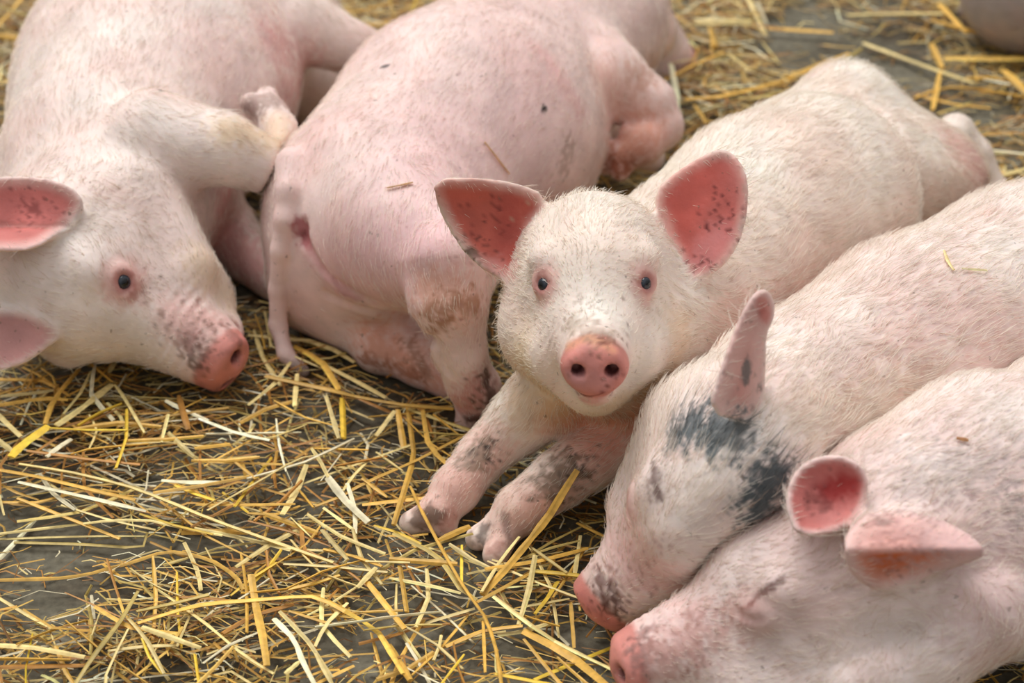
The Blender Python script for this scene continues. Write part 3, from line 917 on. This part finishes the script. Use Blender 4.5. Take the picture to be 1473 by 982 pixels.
# --- the big pig on the left, lying on its side, awake
def pig_side():
    b = Body(55)
    ax = unit(at(270, 20, .14) - at(190, 230, .14)); up = np.array([0, 0, 1.0]); sd = np.cross(ax, up)
    b.ell(at(232, 105, .145), (sd, ax, up), (.160, .25, .142), .05, flow=-ax)
    b.cone(at(165, 240, .135), .115, at(215, 120, .14), .125, .05, flow=-ax)
    b.cone(at(330, 10, .14), .12, at(260, 60, .14), .13, .05, flow=-ax)
    fr = Frame(at(116, 400, .115), cv(.70, -.62, .35), cv(-.64, -.30, .70), 1.08)
    pig_head(b, fr)
    b.cone(fr(0, -.03, -.02), .086, at(160, 270, .125), .108, .045, flow=-ax)
    b.cone(fr(0, -.02, -.06), .065, at(215, 262, .11), .080, .03, flow=-ax)
    # upper foreleg folded back against the belly
    L = b.limb([(225, 210, .20, .058), (318, 212, .205, .036), (388, 240, .18, .0280), (412, 224, .175, .0215), (402, 188, .185, .0195), (390, 166, .19, .018)], .014)
    hoof(b, L[-1][0], [(362, 150, .20), (384, 141, .20)], .016, .0125)
    # lower foreleg
    b.limb([(262, 275, .10, .060), (318, 325, .055, .036), (360, 372, .032, .027), (395, 405, .022, .022)], .012)
    # hind legs
    b.limb([(345, -5, .20, .078), (425, 36, .18, .046), (500, 66, .15, .031), (560, 85, .12, .024)], .012)
    b.limb([(400, 60, .08, .09), (440, 120, .055, .055), (500, 130, .04, .03)], .03)
    dn = b.hit(90, 300) - .010; df = b.hit(60, 470) 
    b.ear(at_depth((20, 297), dn), [(-90, 300), (-60, 266), (0, 258), (60, 258), (100, 270), (118, 292), (104, 314), (84, 336), (60, 358), (20, 362), (-60, 356)],
          lambda x, y: np.where(y > -.02, 6 * y * y, -1.5 * (y + .02) + .0024) - .08 * x, inner=(218, 128, 122), edge=.012)
    b.ear(at_depth((10, 488), df), [(-80, 470), (-40, 450), (10, 448), (50, 456), (90, 478), (60, 505), (20, 528), (-40, 530), (-80, 510)],
          lambda x, y: 4 * (y - .01) ** 2 + .1 * x, inner=(206, 150, 146))
    b.paints += [
        ('dirt_shade', [(0, 320), (60, 322), (100, 318)], .006, (150, 90, 80), .5, .8, .4),
        ('dirt_shade', [(35, 295), (55, 297)], .007, (120, 50, 50), .6, .9, 1.3),
        ('dirt_shade', [(205, 405), (198, 425)], .010, (110, 66, 50), .6, .9, .8),
        ('dirt_shade', [(195, 428)], .005, (60, 40, 36), .8, .8, .5),
        ('dirt_shade', [(288, 430)], .006, (116, 70, 50), .75, .8, .5),
        ('dirt_shade', [(275, 490), (280, 525)], .014, (84, 60, 52), .75, .8, .8),
        ('dirt_shade', [(330, 470), (345, 488)], .008, (100, 60, 48), .6, .8, .8),
        ('tint', [(260, 460), (300, 460)], .04, (218, 158, 150), .6, .9, .3),
        ('tint', [(300, 555), (330, 530)], .018, (216, 132, 108), .5, .9, .3),
        ('tint', [(120, 450), (200, 500)], .05, (222, 206, 190), .5, .9, .3),
        ('dirt_shade', [(232, 125)], .004, (24, 22, 22), 1, .4, .4),
        ('dirt_shade', [(360, 150), (375, 145), (392, 138)], .022, (104, 88, 62), .9, .7, .7), ('specks', (190, 300), 60, 80, .0020, (180, 156, 140), .5), ('specks', (50, 295), 26, 16, .0022, (110, 44, 44), .7),
        ('specks', (290, 480), 24, 60, .0024, (110, 76, 62), .6), ('specks', (200, 410), 16, 20, .0020, (110, 64, 52), .7), ('specks', (300, 430), 30, 30, .0018, (150, 116, 92), .5),
        ('dirt_shade', [(355, 160)], .012, (70, 60, 48), .8, .7, .6),
        ('tint', [(395, 170), (405, 200), (330, 185)], .03, (224, 190, 140), .6, .9, .3),
        ('tint', [(330, 290), (320, 350), (360, 380)], .05, (214, 140, 138), .7, .9, .3),
        ('tint', [(400, 60), (440, 110), (420, 140)], .05, (214, 148, 146), .65, .9, .3),
        ('tint', [(330, 90), (400, 130)], .10, (226, 190, 186), .5, .9, .3),
        ('tint', [(300, 380), (340, 430)], .04, (232, 206, 166), .5, .9, .3),
    ]
    pig_eyes(b, fr, blind=(1,))
    return b, dict(name='pig', label='big cream pig on its side, open eye, snout resting on the straw', n_hair=30000, hair_len=.014, base=(236, 210, 203), pale=(246, 233, 226))

# --- the grey pig of which only a flank shows
def pig_far():
    b = Body(66)
    b.cone(at(1478, -18, .09), .088, at(1700, -70, .11), .11, .05)
    b.limb([(1470, -20, .06, .05), (1430, 20, .03, .03), (1400, 15, .02, .02)], .02)
    b.cone(at(1700, -70, .11), .10, at(1800, -60, .14), .07, .05)
    return b, dict(name='pig', label='grey dirty pig lying beyond the others, only its flank showing', base=(170, 156, 150), pale=(186, 176, 172), n_hair=6000, hair_col=(190, 180, 170))

BUILT = {}
for key, make, gives_way in (('corner', pig_corner, ()), ('spotted', pig_spotted, ('corner',)), ('alert', pig_alert, ('spotted',)),
                             ('rump', pig_rump, ('alert',)), ('side', pig_side, ('rump',)), ('far', pig_far, ())):
    b, kw = make()
    b.yield_to = [BUILT[g] for g in gives_way]       # soft flanks press flat where they meet a neighbour
    finish(b, group=PIGS, **kw)
    BUILT[key] = b
BODIES = list(BUILT.values())

# ------------------------------------------------------------------ straw
TINT = dict(G=(216, 170, 78), P=(232, 208, 140), W=(240, 228, 190), B=(176, 124, 56), O=(188, 164, 92), Y=(230, 190, 62))
BARE = [(70, 790, 130, 42, .95), (70, 868, 95, 36, .95), (230, 800, 90, 40, .7), (20, 735, 50, 30, .5), (530, 605, 34, 26, .9), (440, 705, 30, 26, .75),
        (530, 935, 70, 34, .85), (800, 935, 80, 36, .75), (640, 900, 60, 40, .5), (900, 690, 40, 40, .8), (1150, 60, 70, 62, .97), (1275, 100, 85, 60, .95),
        (1390, 165, 70, 38, .7), (1250, 20, 60, 24, .8), (590, 640, 25, 22, .6), (850, 880, 40, 40, .6), (330, 790, 40, 24, .5), (1440, 960, 60, 40, .2)]

def bare(u, v):
    b = np.zeros(np.shape(u))
    for cu, cv_, ru, rv, a in BARE:
        b = np.maximum(b, a * sstep(1.25, .7, np.sqrt(((u - cu) / ru) ** 2 + ((v - cv_) / rv) ** 2)))
    return b

HEAP = [(1040, 90, 130, 110), (560, 40, 130, 60), (40, 30, 120, 80), (120, 620, 180, 70), (1420, 40, 70, 60), (200, 940, 260, 60), (440, 560, 90, 60)]

def heap(u, v):
    b = np.zeros(np.shape(u))
    for cu, cv_, ru, rv in HEAP:
        b = np.maximum(b, sstep(1.25, .5, np.sqrt(((u - cu) / ru) ** 2 + ((v - cv_) / rv) ** 2)))
    return b

def inside_pig(P):
    """Signed distance of points to the nearest pig."""
    d = np.ones(len(P))
    for b in BODIES:
        d = np.minimum(d, b.eval(P))
    return d

def stalk_mesh(path, w, tint, rs, nseg=5, flat=.55):
    """One bent hollow-looking stalk: a flattened five-sided tube along a path."""
    path = np.asarray(path, float)
    L = np.r_[0, np.cumsum(np.linalg.norm(np.diff(path, axis=0), axis=1))]
    n = max(nseg, len(path) * 2 - 1)
    t = np.linspace(0, L[-1], n)
    # a soft spline through the points
    ext = np.vstack([2 * path[0] - path[1], path, 2 * path[-1] - path[-2]])
    C = []
    for x in t:
        i = min(max(np.searchsorted(L, x, 'right') - 1, 0), len(path) - 2)
        s = (x - L[i]) / max(L[i + 1] - L[i], 1e-9)
        p0, p1, p2, p3 = ext[i:i + 4]
        m = p1 + s * (p2 - p1)
        c = .5 * ((2 * p1) + (-p0 + p2) * s + (2 * p0 - 5 * p1 + 4 * p2 - p3) * s * s + (-p0 + 3 * p1 - 3 * p2 + p3) * s ** 3)
        C.append(.5 * m + .5 * c)
    C = np.array(C)
    T = np.gradient(C, axis=0); T /= np.linalg.norm(T, axis=1, keepdims=True)
    S = np.cross(T, [0, 0, 1.0]); S /= np.linalg.norm(S, axis=1, keepdims=True) + 1e-9
    N = np.cross(S, T)
    roll = rs.normal(0, .35)
    A, B = S * math.cos(roll) + N * math.sin(roll), N * math.cos(roll) - S * math.sin(roll)
    V, F, K = [], [], []
    stripe = 1 + .16 * rs.normal(size=5)
    for i in range(n):
        q = .5 * w * (1 if 0 < i < n - 1 else .8) * (1 + .10 * rs.normal())
        shade = 1 + .07 * rs.normal()
        for j in range(5):
            a = 2 * math.pi * j / 5 + .3
            V.append(C[i] + q * (math.cos(a) * A[i] + flat * math.sin(a) * B[i])); K.append(tint * shade * stripe[j])
    for i in range(n - 1):
        for j in range(5):
            F.append((i * 5 + j, i * 5 + (j + 1) % 5, (i + 1) * 5 + (j + 1) % 5, (i + 1) * 5 + j))
    F.append((0, 1, 2, 2)); F.append((0, 2, 3, 4))
    e = (n - 1) * 5
    F.append((e + 2, e + 1, e, e)); F.append((e + 4, e + 3, e + 2, e))
    V = np.array(V)
    m = C.mean(0)
    return V, F, np.clip(np.array(K), 0.01, .95), m

def stalk(path, w, tint, label, group, rs, flat=.55):
    V, F, K, m = stalk_mesh(path, w, tint, rs, flat=flat)
    me = bpy.data.meshes.new('straw_stalk')
    me.from_pydata((V - m).tolist(), [], [tuple(dict.fromkeys(f)) for f in F])
    a = me.color_attributes.new('col', 'FLOAT_COLOR', 'POINT')
    a.data.foreach_set('color', np.concatenate([K, np.ones((len(K), 1))], 1).astype(np.float32).ravel())
    me.materials.append(STRAW)
    o = put(bpy.data.objects.new('straw_stalk', me)); o.location = m
    return tag(o, label, 'straw', group)

TRACED = [
    ([(39, 504), (81, 508), (122, 522)], 6, 'G'), ([(122, 516), (161, 549)], 5, 'G'), ([(165, 553), (177, 569), (208, 622)], 4, 'P'),
    ([(114, 531), (77, 575), (65, 610)], 8, 'G'), ([(70, 613), (31, 641), (16, 657)], 14, 'Y', 'wide bright yellow straw blade by the left edge of the straw'),
    ([(161, 553), (114, 590), (81, 612)], 10, 'P'), ([(175, 580), (138, 596), (112, 612)], 8, 'Y'), ([(71, 615), (122, 618), (183, 618)], 5, 'Y'),
    ([(102, 632), (85, 643), (67, 657)], 9, 'W', 'short white straw piece beside the bright yellow blade'), ([(0, 570), (53, 565), (77, 561)], 6, 'P'),
    ([(-20, 586), (61, 573), (98, 575)], 5, 'G'), ([(-10, 590), (30, 628)], 8, 'P'), ([(-10, 628), (18, 649)], 7, 'P'), ([(167, 518), (157, 535)], 6, 'P'),
    ([(257, 569), (264, 595), (271, 618)], 8, 'B'), ([(238, 576), (265, 590), (300, 605)], 5, 'W'), ([(242, 596), (232, 636)], 5, 'P'),
    ([(242, 622), (260, 640), (279, 657)], 7, 'P'), ([(102, 653), (132, 645), (214, 638)], 6, 'G'),
    ([(28, 667), (102, 679), (177, 697), (230, 716), (300, 745), (402, 782), (480, 809)], 9, 'P', 'longest pale straw stalk, running from the left edge down past the middle'),
    ([(-20, 673), (47, 684), (143, 707), (195, 719)], 9, 'G', 'thick golden stalk lying above the bare concrete at the left edge'),
    ([(26, 693), (71, 703), (143, 719), (210, 735)], 6, 'W', 'whitish straight stalk bordering the bare concrete patch'),
    ([(88, 726), (159, 748), (224, 762)], 5, 'P'), ([(-20, 770), (81, 758), (155, 749), (212, 748), (265, 760), (320, 770)], 4.5, 'P', 'thin pale stalk arching across the bare concrete at left'),
    ([(-20, 776), (126, 771), (208, 771)], 6, 'P', 'upper of two parallel stalks on the bare concrete'), ([(20, 780), (122, 783), (198, 788), (212, 780), (212, 766)], 5, 'O', 'lower parallel stalk on the bare concrete, its end hooked up'),
    ([(-20, 835), (81, 832), (122, 827), (151, 819), (187, 810), (234, 794), (265, 795), (306, 807), (339, 829), (350, 848)], 6, 'G', 'long golden kinked stalk wandering across the bare concrete at left'),
    ([(265, 780), (285, 823), (289, 849)], 6, 'P'), ([(187, 817), (224, 843), (261, 857)], 4, 'P'), ([(-20, 849), (41, 886), (75, 904)], 7, 'P', 'pale straight stalk slanting over the bare concrete in the lower left'),
    ([(24, 926), (81, 904), (126, 892)], 6, 'G'), ([(132, 841), (122, 851), (132, 894), (130, 942)], 5, 'O', 'upright hooked straw standing out of the lower left tangle'), ([(145, 877), (132, 914)], 4, 'P'),
    ([(198, 851), (173, 894), (132, 947), (105, 990)], 8, 'O', 'wide olive straw blade in the lower left tangle'), ([(-20, 927), (51, 932), (122, 945)], 7, 'P'),
    ([(-20, 947), (102, 949)], 9, 'G'), ([(-20, 960), (122, 957)], 7, 'B'), ([(216, 841), (255, 867), (300, 900), (349, 941), (394, 969)], 7, 'P', 'long pale stalk slanting down through the lower left tangle'),
    ([(185, 890), (212, 922), (236, 969)], 6, 'P'), ([(204, 902), (255, 920), (289, 932)], 8, 'P'), ([(155, 936), (204, 930), (253, 928)], 6, 'P'), ([(196, 879), (244, 869), (300, 855)], 8, 'O'),
    ([(198, 896), (259, 877), (300, 868), (366, 863), (439, 857), (463, 861), (504, 883), (543, 908), (580, 969)], 8, 'G', 'long golden stalk bent in the middle like a roof'),
    ([(361, 826), (368, 871), (378, 916), (384, 957)], 11, 'G', 'wide golden straw blade standing on its end below the bent stalk'), ([(347, 853), (412, 847), (463, 822), (520, 806)], 9, 'G'),
    ([(541, 816), (514, 845)], 7, 'P'), ([(500, 867), (469, 898), (453, 930)], 7, 'P'), ([(528, 837), (565, 883), (582, 904)], 9, 'G'),
    ([(394, 890), (423, 920), (435, 951), (453, 985)], 8, 'W'), ([(402, 879), (443, 922), (478, 975)], 6, 'P'), ([(455, 940), (478, 985)], 8, 'P'),
    ([(453, 902), (514, 894), (570, 886), (634, 880)], 7, 'W', 'white straw stalk lying flat across the lower middle'), ([(410, 969), (431, 951)], 6, 'P'), ([(516, 926), (580, 910)], 5, 'B'),
    ([(590, 699), (609, 740), (634, 787), (666, 843), (698, 888), (713, 932), (722, 990)], 6, 'G', 'long thin stalk running down past the alert pig\'s left hoof'),
    ([(747, 772), (718, 809), (693, 851)], 6, 'P'), ([(565, 767), (629, 799), (663, 848), (686, 863)], 7, 'O'), ([(646, 782), (678, 804), (713, 821)], 6, 'P'), ([(560, 804), (658, 811)], 8, 'G'),
    ([(560, 831), (622, 843), (663, 853)], 5, 'P'), ([(769, 821), (732, 841), (686, 866)], 6, 'G'), ([(710, 858), (757, 895), (806, 927), (883, 964)], 8, 'P', 'long pale stalk pointing at the snout of the pig in the near corner'),
    ([(752, 907), (819, 942), (875, 988)], 12, 'G', 'thickest golden stalk at the bottom, before the near corner pig\'s snout'), ([(562, 915), (622, 893), (683, 875)], 6, 'P'), ([(567, 893), (622, 922), (666, 962)], 6, 'P'), ([(560, 927), (590, 978)], 9, 'G'),
    ([(673, 885), (636, 930), (592, 971)], 7, 'G'), ([(641, 930), (695, 907), (752, 900)], 8, 'G'), ([(695, 893), (698, 967)], 5, 'G'), ([(762, 787), (791, 841), (804, 917)], 5, 'P'),
    ([(760, 784), (816, 824)], 7, 'P'), ([(835, 770), (826, 831)], 6, 'P'), ([(821, 866), (826, 932)], 6, 'G'), ([(575, 814), (585, 880)], 8, 'G'), ([(752, 873), (819, 861)], 6, 'P'), ([(723, 945), (806, 957)], 4, 'B'),
    ([(676, 757), (631, 777)], 9, 'G'), ([(382, 541), (475, 561), (520, 572), (580, 582), (652, 588)], 7, 'G', 'long golden stalk reaching from the tail tip to the hind foot'),
    ([(469, 569), (487, 630)], 6, 'P'), ([(492, 573), (494, 630)], 9, 'Y'), ([(572, 589), (581, 645)], 9, 'G'), ([(586, 585), (595, 654), (586, 690), (566, 755)], 8, 'G'), ([(608, 589), (617, 641), (646, 670)], 7, 'G'),
    ([(624, 596), (660, 625)], 6, 'G'), ([(684, 618), (597, 663), (530, 692), (484, 717), (453, 728)], 7, 'G', 'long golden stalk slanting left from the hanging-tail pig\'s hind foot'), ([(541, 650), (579, 677)], 5, 'P'), ([(521, 688), (557, 715)], 6, 'G'),
    ([(521, 726), (612, 716)], 8, 'G'), ([(471, 686), (498, 721), (530, 751)], 11, 'W', 'frayed whitish straw blade left of the alert pig\'s hooves'), ([(568, 591), (541, 627)], 8, 'P'), ([(453, 645), (530, 647)], 7, 'G'), ([(483, 670), (557, 656)], 9, 'B'),
    ([(286, 602), (341, 623), (388, 633)], 5.5, 'W', 'slim white stalk below the big side-lying pig\'s snout'), ([(423, 498), (463, 521), (488, 561)], 9, 'G'), ([(467, 525), (506, 545), (555, 572)], 9, 'P'), ([(357, 482), (457, 492), (510, 521)], 7, 'P'),
    ([(280, 645), (331, 639)], 6, 'G'), ([(331, 658), (368, 689)], 6, 'G'), ([(469, 652), (427, 660), (376, 690), (298, 734)], 6, 'P'), ([(220, 709), (300, 697), (359, 685)], 6, 'G'), ([(441, 668), (427, 705), (406, 740)], 9, 'P'),
    ([(431, 705), (451, 730)], 6, 'G'), ([(378, 738), (457, 766)], 7, 'G'), ([(418, 744), (447, 772)], 4, 'P'), ([(463, 762), (500, 805)], 9, 'P'), ([(465, 730), (512, 764)], 5, 'P'), ([(526, 807), (590, 809)], 6, 'P'), ([(280, 760), (351, 774), (418, 791)], 6, 'P'),
    ([(1000, 31), (1048, 31), (1081, 33)], 11, 'P', 'thick pale straw behind the far snout at the top'), ([(1105, 41), (1199, 47)], 8, 'G', 'golden stalk jutting onto the bare concrete at the top'), ([(965, 92), (973, 138), (970, 190)], 10, 'W', 'whitish stalk standing before the far pig\'s folded foreleg'),
    ([(942, 122), (1001, 92), (1040, 75)], 7, 'G'), ([(985, 143), (1044, 138), (1134, 114)], 7, 'G'), ([(1134, 112), (1221, 77)], 8, 'G'), ([(1097, 61), (1121, 92)], 6, 'P'), ([(1048, 77), (1077, 100)], 7, 'P'), ([(999, 151), (1016, 177)], 7, 'G'),
    ([(1073, -8), (1101, 51)], 7, 'P'), ([(1089, 4), (1103, 35)], 6, 'W'), ([(1022, 41), (1028, 67)], 9, 'G'), ([(1219, 22), (1290, 20), (1358, 20)], 8, 'P', 'pale-ended stalk lying level on the far concrete'),
    ([(1241, 62), (1295, 82), (1352, 103), (1402, 120)], 8, 'P', 'pale slanting stalk crossing the far concrete beyond the alert pig\'s rump'), ([(1358, 84), (1490, 85)], 8, 'G'), ([(1339, 63), (1355, 98)], 8, 'G'), ([(1352, 104), (1342, 158)], 8, 'G'),
    ([(1314, 142), (1358, 126), (1405, 128), (1480, 141)], 7, 'G'), ([(1443, 101), (1480, 136)], 12, 'G'), ([(1408, 208), (1421, 234), (1446, 252)], 7, 'G'), ([(1443, 252), (1485, 240)], 8, 'P'), ([(1418, 215), (1485, 223)], 5, 'W'), ([(1421, 303), (1485, 262)], 7, 'G'),
    ([(1348, 164), (1396, 148)], 5, 'O'), ([(1291, 62), (1336, 60)], 5, 'O'), ([(1351, 6), (1390, 47)], 8, 'G'), ([(1340, 30), (1420, 50)], 8, 'G'), ([(-10, 50), (26, 56)], 8, 'G'), ([(500, 38), (560, 34)], 9, 'G'), ([(470, 40), (500, 20)], 6, 'P'),
    ([(830, 752), (870, 772)], 7, 'G'), ([(1170, 118), (1240, 70)], 6, 'O'),
]
ZONES = [(lambda u, v: v < 330 and u < 700, 'lying in the straw beyond the two side-lying pigs'), (lambda u, v: v < 330 and u < 1215, 'in the straw heap behind the alert pig'),
         (lambda u, v: v < 420, 'on the concrete beyond the alert pig\'s rump'), (lambda u, v: v > 810 and u < 330, 'in the tangle in the lower left corner'),
         (lambda u, v: u < 270, 'in the litter below the big side-lying pig\'s cheek'), (lambda u, v: v < 660 and u < 470, 'between the big pig\'s snout and the hanging tail'),
         (lambda u, v: u < 480 and v < 820, 'in the middle of the straw litter'), (lambda u, v: v < 720, 'in the litter beside the hanging-tail pig\'s hind feet'),
         (lambda u, v: u < 560, 'in the litter along the bottom of the middle'), (lambda u, v: u < 960 and v < 850, 'in the litter around the alert pig\'s fore hooves'),
         (lambda u, v: True, 'in the litter before the sleeping pigs\' snouts')]
LOOK = dict(G='golden straw stalk', P='pale yellow straw stalk', W='whitish straw stalk', B='brown straw stalk', O='dull olive straw stalk', Y='bright yellow straw stalk')

def describe(P, look, zone):
    """A true short label: length, slope as seen in the photo, look, place."""
    u, v, _ = to_px(np.array([P[0], P[-1]]))
    if u[0] > u[1]: u, v = u[::-1], v[::-1]
    du, dv = u[1] - u[0], v[1] - v[0]
    L = math.hypot(du, dv)
    size = 'long ' if L > 95 else 'short ' if L < 48 else ''
    slope = 'level ' if abs(dv) < .22 * du else 'steep ' if abs(dv) > 1.5 * du else 'right-rising ' if dv < 0 else 'right-falling '
    return size + slope + look + ' ' + zone

def lay(u, v, rs):
    """Height of the top of the litter there."""
    return .005 + (.017 + .006 * rs.rand()) * (1 - bare(u, v)) + .008 * heap(u, v) * (1 - bare(u, v))

rs = np.random.RandomState(5)
count = 0
for t in TRACED:
    pts, w, c = t[:3]
    lift = rs.rand() * .006
    P = []
    for i, (u, v) in enumerate(pts):
        P.append(at(u, v, float(lay(u, v, rs)) + lift))
    P = np.array(P)
    # keep clear of the pigs: lift or shorten what would pass through a body
    d = inside_pig(P)
    if (d < .004).all(): continue
    uv = np.mean(pts, 0)
    m = np.linalg.norm(P.mean(0) - CAM) / F_PX
    zone = next(z for f, z in ZONES if f(*uv))
    tint = srgb(*TINT[c]) * (1 + .1 * rs.normal())
    label = t[3] if len(t) > 3 else describe(P, LOOK[c], zone)
    stalk(P, w * m * 1.1, tint, label, None if len(t) > 3 else 'straw stalks ' + zone, rs, rs.uniform(.3, .55) if w < 10 else .25)
    count += 1

# the thick stalk leaning on the outstretched foreleg, and straws lying on the pigs
AL, RU, SP, CO = BUILT['alert'], BUILT['rump'], BUILT['spotted'], BUILT['corner']
lean = [AL.on(831, 676, .010, .09), AL.on(812, 706, .009, .07), AL.on(790, 742, .010, .05), at(762, 777, .034), at(730, 816, .028), at(694, 855, .024)]
stalk(lean, .0078, srgb(*TINT['G']), 'thickest straw stalk, leaning against the alert pig\'s foreleg', None, rs)
stalk([RU.on(556, 270, .003), RU.on(572, 267, .003), RU.on(594, 262, .003)], .0028, srgb(200, 160, 112), 'short thin straw stuck on the hanging-tail pig\'s thigh', None, rs)
stalk([RU.on(697, 204, .004), RU.on(716, 228, .004), RU.on(733, 250, .004)], .0028, srgb(220, 170, 120), 'thin straw lying on the hanging-tail pig\'s flank behind the ear', None, rs)
stalk([SP.on(1358, 360, .004), SP.on(1364, 377, .004), SP.on(1372, 388, .004)], .0034, srgb(240, 214, 150), 'short yellow straw bit on the spotted pig\'s back', None, rs)
stalk([SP.on(1384, 386, .004), SP.on(1420, 389, .004)], .0024, srgb(240, 220, 170), 'faint pale straw bit lying level on the spotted pig\'s back', None, rs)
stalk([CO.on(1376, 630, .003), CO.on(1393, 633, .003)], .0034, srgb(170, 120, 80), 'tiny brown straw bit on the near corner pig\'s shoulder', None, rs)
count += 6

# further single stalks until about three hundred lie in view
tries = 0
while count < 298 and tries < 6000:
    tries += 1
    u, v = rs.uniform(-20, 1490), rs.uniform(-10, 985)
    if rs.rand() < bare(u, v) or (v < 480 and rs.rand() < .35): continue
    a = rs.normal(0, .9) if rs.rand() < .6 else rs.uniform(0, math.pi)
    L = rs.uniform(.045, .115)
    c = at(u, v, float(lay(u, v, rs)))
    dirn = np.array([math.cos(a), math.sin(a), rs.normal(0, .05)])
    bend = np.cross(dirn, [0, 0, 1]) * L * rs.normal(0, .06)
    P = np.array([c - dirn * L / 2, c + bend, c + dirn * L / 2]); P[:, 2] = np.maximum(P[:, 2], .005)
    Q = np.concatenate([P, (P[:1] + P[1:2]) / 2, (P[1:2] + P[2:]) / 2])
    if inside_pig(Q).min() < .004: continue
    # seen from the lens, not behind a pig
    ray = CAM + (c - CAM) * np.linspace(.6, .985, 26)[:, None]
    if inside_pig(ray).min() < .002: continue
    k = rs.choice(list('GGGPPPWBBOY'))
    zone = next(z for f, z in ZONES if f(u, v))
    stalk(P, rs.uniform(.0022, .0052), srgb(*TINT[k]) * (1 + .12 * rs.normal()), describe(P, LOOK[k], zone), 'straw stalks ' + zone, rs, rs.uniform(.3, .6))
    count += 1

# the rest of the bedding, past counting: broken straw and chaff, layer on layer
def litter(name, n, L0, L1, w0, w1, zmax, seed, tints, label, kb):
    r = np.random.RandomState(seed)
    x = r.uniform(-.95, 1.0, n); y = 1.0 + 2.15 * r.rand(n) ** .85
    C = np.stack([x, y, np.zeros(n)], 1)
    u, v, _ = to_px(C)
    bb = bare(u, v)
    hp = heap(u, v) * (1 - bb)
    keep = (r.rand(n) > bb * kb) & (r.rand(n) < .60 + .40 * hp)
    C, u, v, bb, hp = C[keep], u[keep], v[keep], bb[keep], hp[keep]
    n = len(C)
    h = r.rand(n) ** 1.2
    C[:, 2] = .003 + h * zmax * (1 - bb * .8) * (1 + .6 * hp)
    a = np.where(r.rand(n) < .6, r.normal(-.05, .6, n), r.uniform(0, math.pi, n))
    L = r.uniform(L0, L1, n) * (1 + (r.rand(n) < .1)); w = w0 + (w1 - w0) * r.rand(n) ** 1.6
    D = np.stack([np.cos(a), np.sin(a), r.normal(0, .07, n)], 1)
    S = np.stack([-np.sin(a), np.cos(a), np.zeros(n)], 1)
    bend = S * (L * r.normal(0, .13, n))[:, None]
    P = np.stack([C - D * L[:, None] / 2, C + bend + np.array([0, 0, .002]), C + D * L[:, None] / 2], 1)
    P[:, :, 2] = np.maximum(P[:, :, 2], .0022)
    d = inside_pig(P.reshape(-1, 3)).reshape(n, 3).min(1)
    k = d > .002
    P, S, w, h = P[k], S[k], w[k], h[k]; n = len(P)
    up = np.array([0, 0, 1.0])
    ring = [(1, 0), (0, .45), (-1, 0), (0, -.45)]
    V = np.stack([P + (S * (w / 2)[:, None])[:, None] * cx + up * (w / 2 * cz)[:, None, None] for cx, cz in ring], 2)   # n,3,4,3
    V = V.reshape(-1, 3)
    base = (np.arange(n) * 12)[:, None, None]
    q = []
    for i in range(2):
        for j in range(4):
            q.append([i * 4 + j, i * 4 + (j + 1) % 4, (i + 1) * 4 + (j + 1) % 4, (i + 1) * 4 + j])
    q += [[3, 2, 1, 0], [8, 9, 10, 11]]
    F = (np.array(q)[None] + base).reshape(-1, 4)
    T = np.array([srgb(*t) for t in tints]) * 1.05
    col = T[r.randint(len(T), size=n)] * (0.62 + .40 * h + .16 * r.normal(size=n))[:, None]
    cols = np.repeat(np.clip(col, .01, .9), 12, 0)
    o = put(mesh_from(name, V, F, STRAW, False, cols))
    return tag(o, label, 'straw', None, 'stuff')

GOLDS = [TINT['G'], TINT['P'], TINT['B'], TINT['O'], (198, 150, 66), (220, 180, 90), (150, 104, 48), TINT['W']]
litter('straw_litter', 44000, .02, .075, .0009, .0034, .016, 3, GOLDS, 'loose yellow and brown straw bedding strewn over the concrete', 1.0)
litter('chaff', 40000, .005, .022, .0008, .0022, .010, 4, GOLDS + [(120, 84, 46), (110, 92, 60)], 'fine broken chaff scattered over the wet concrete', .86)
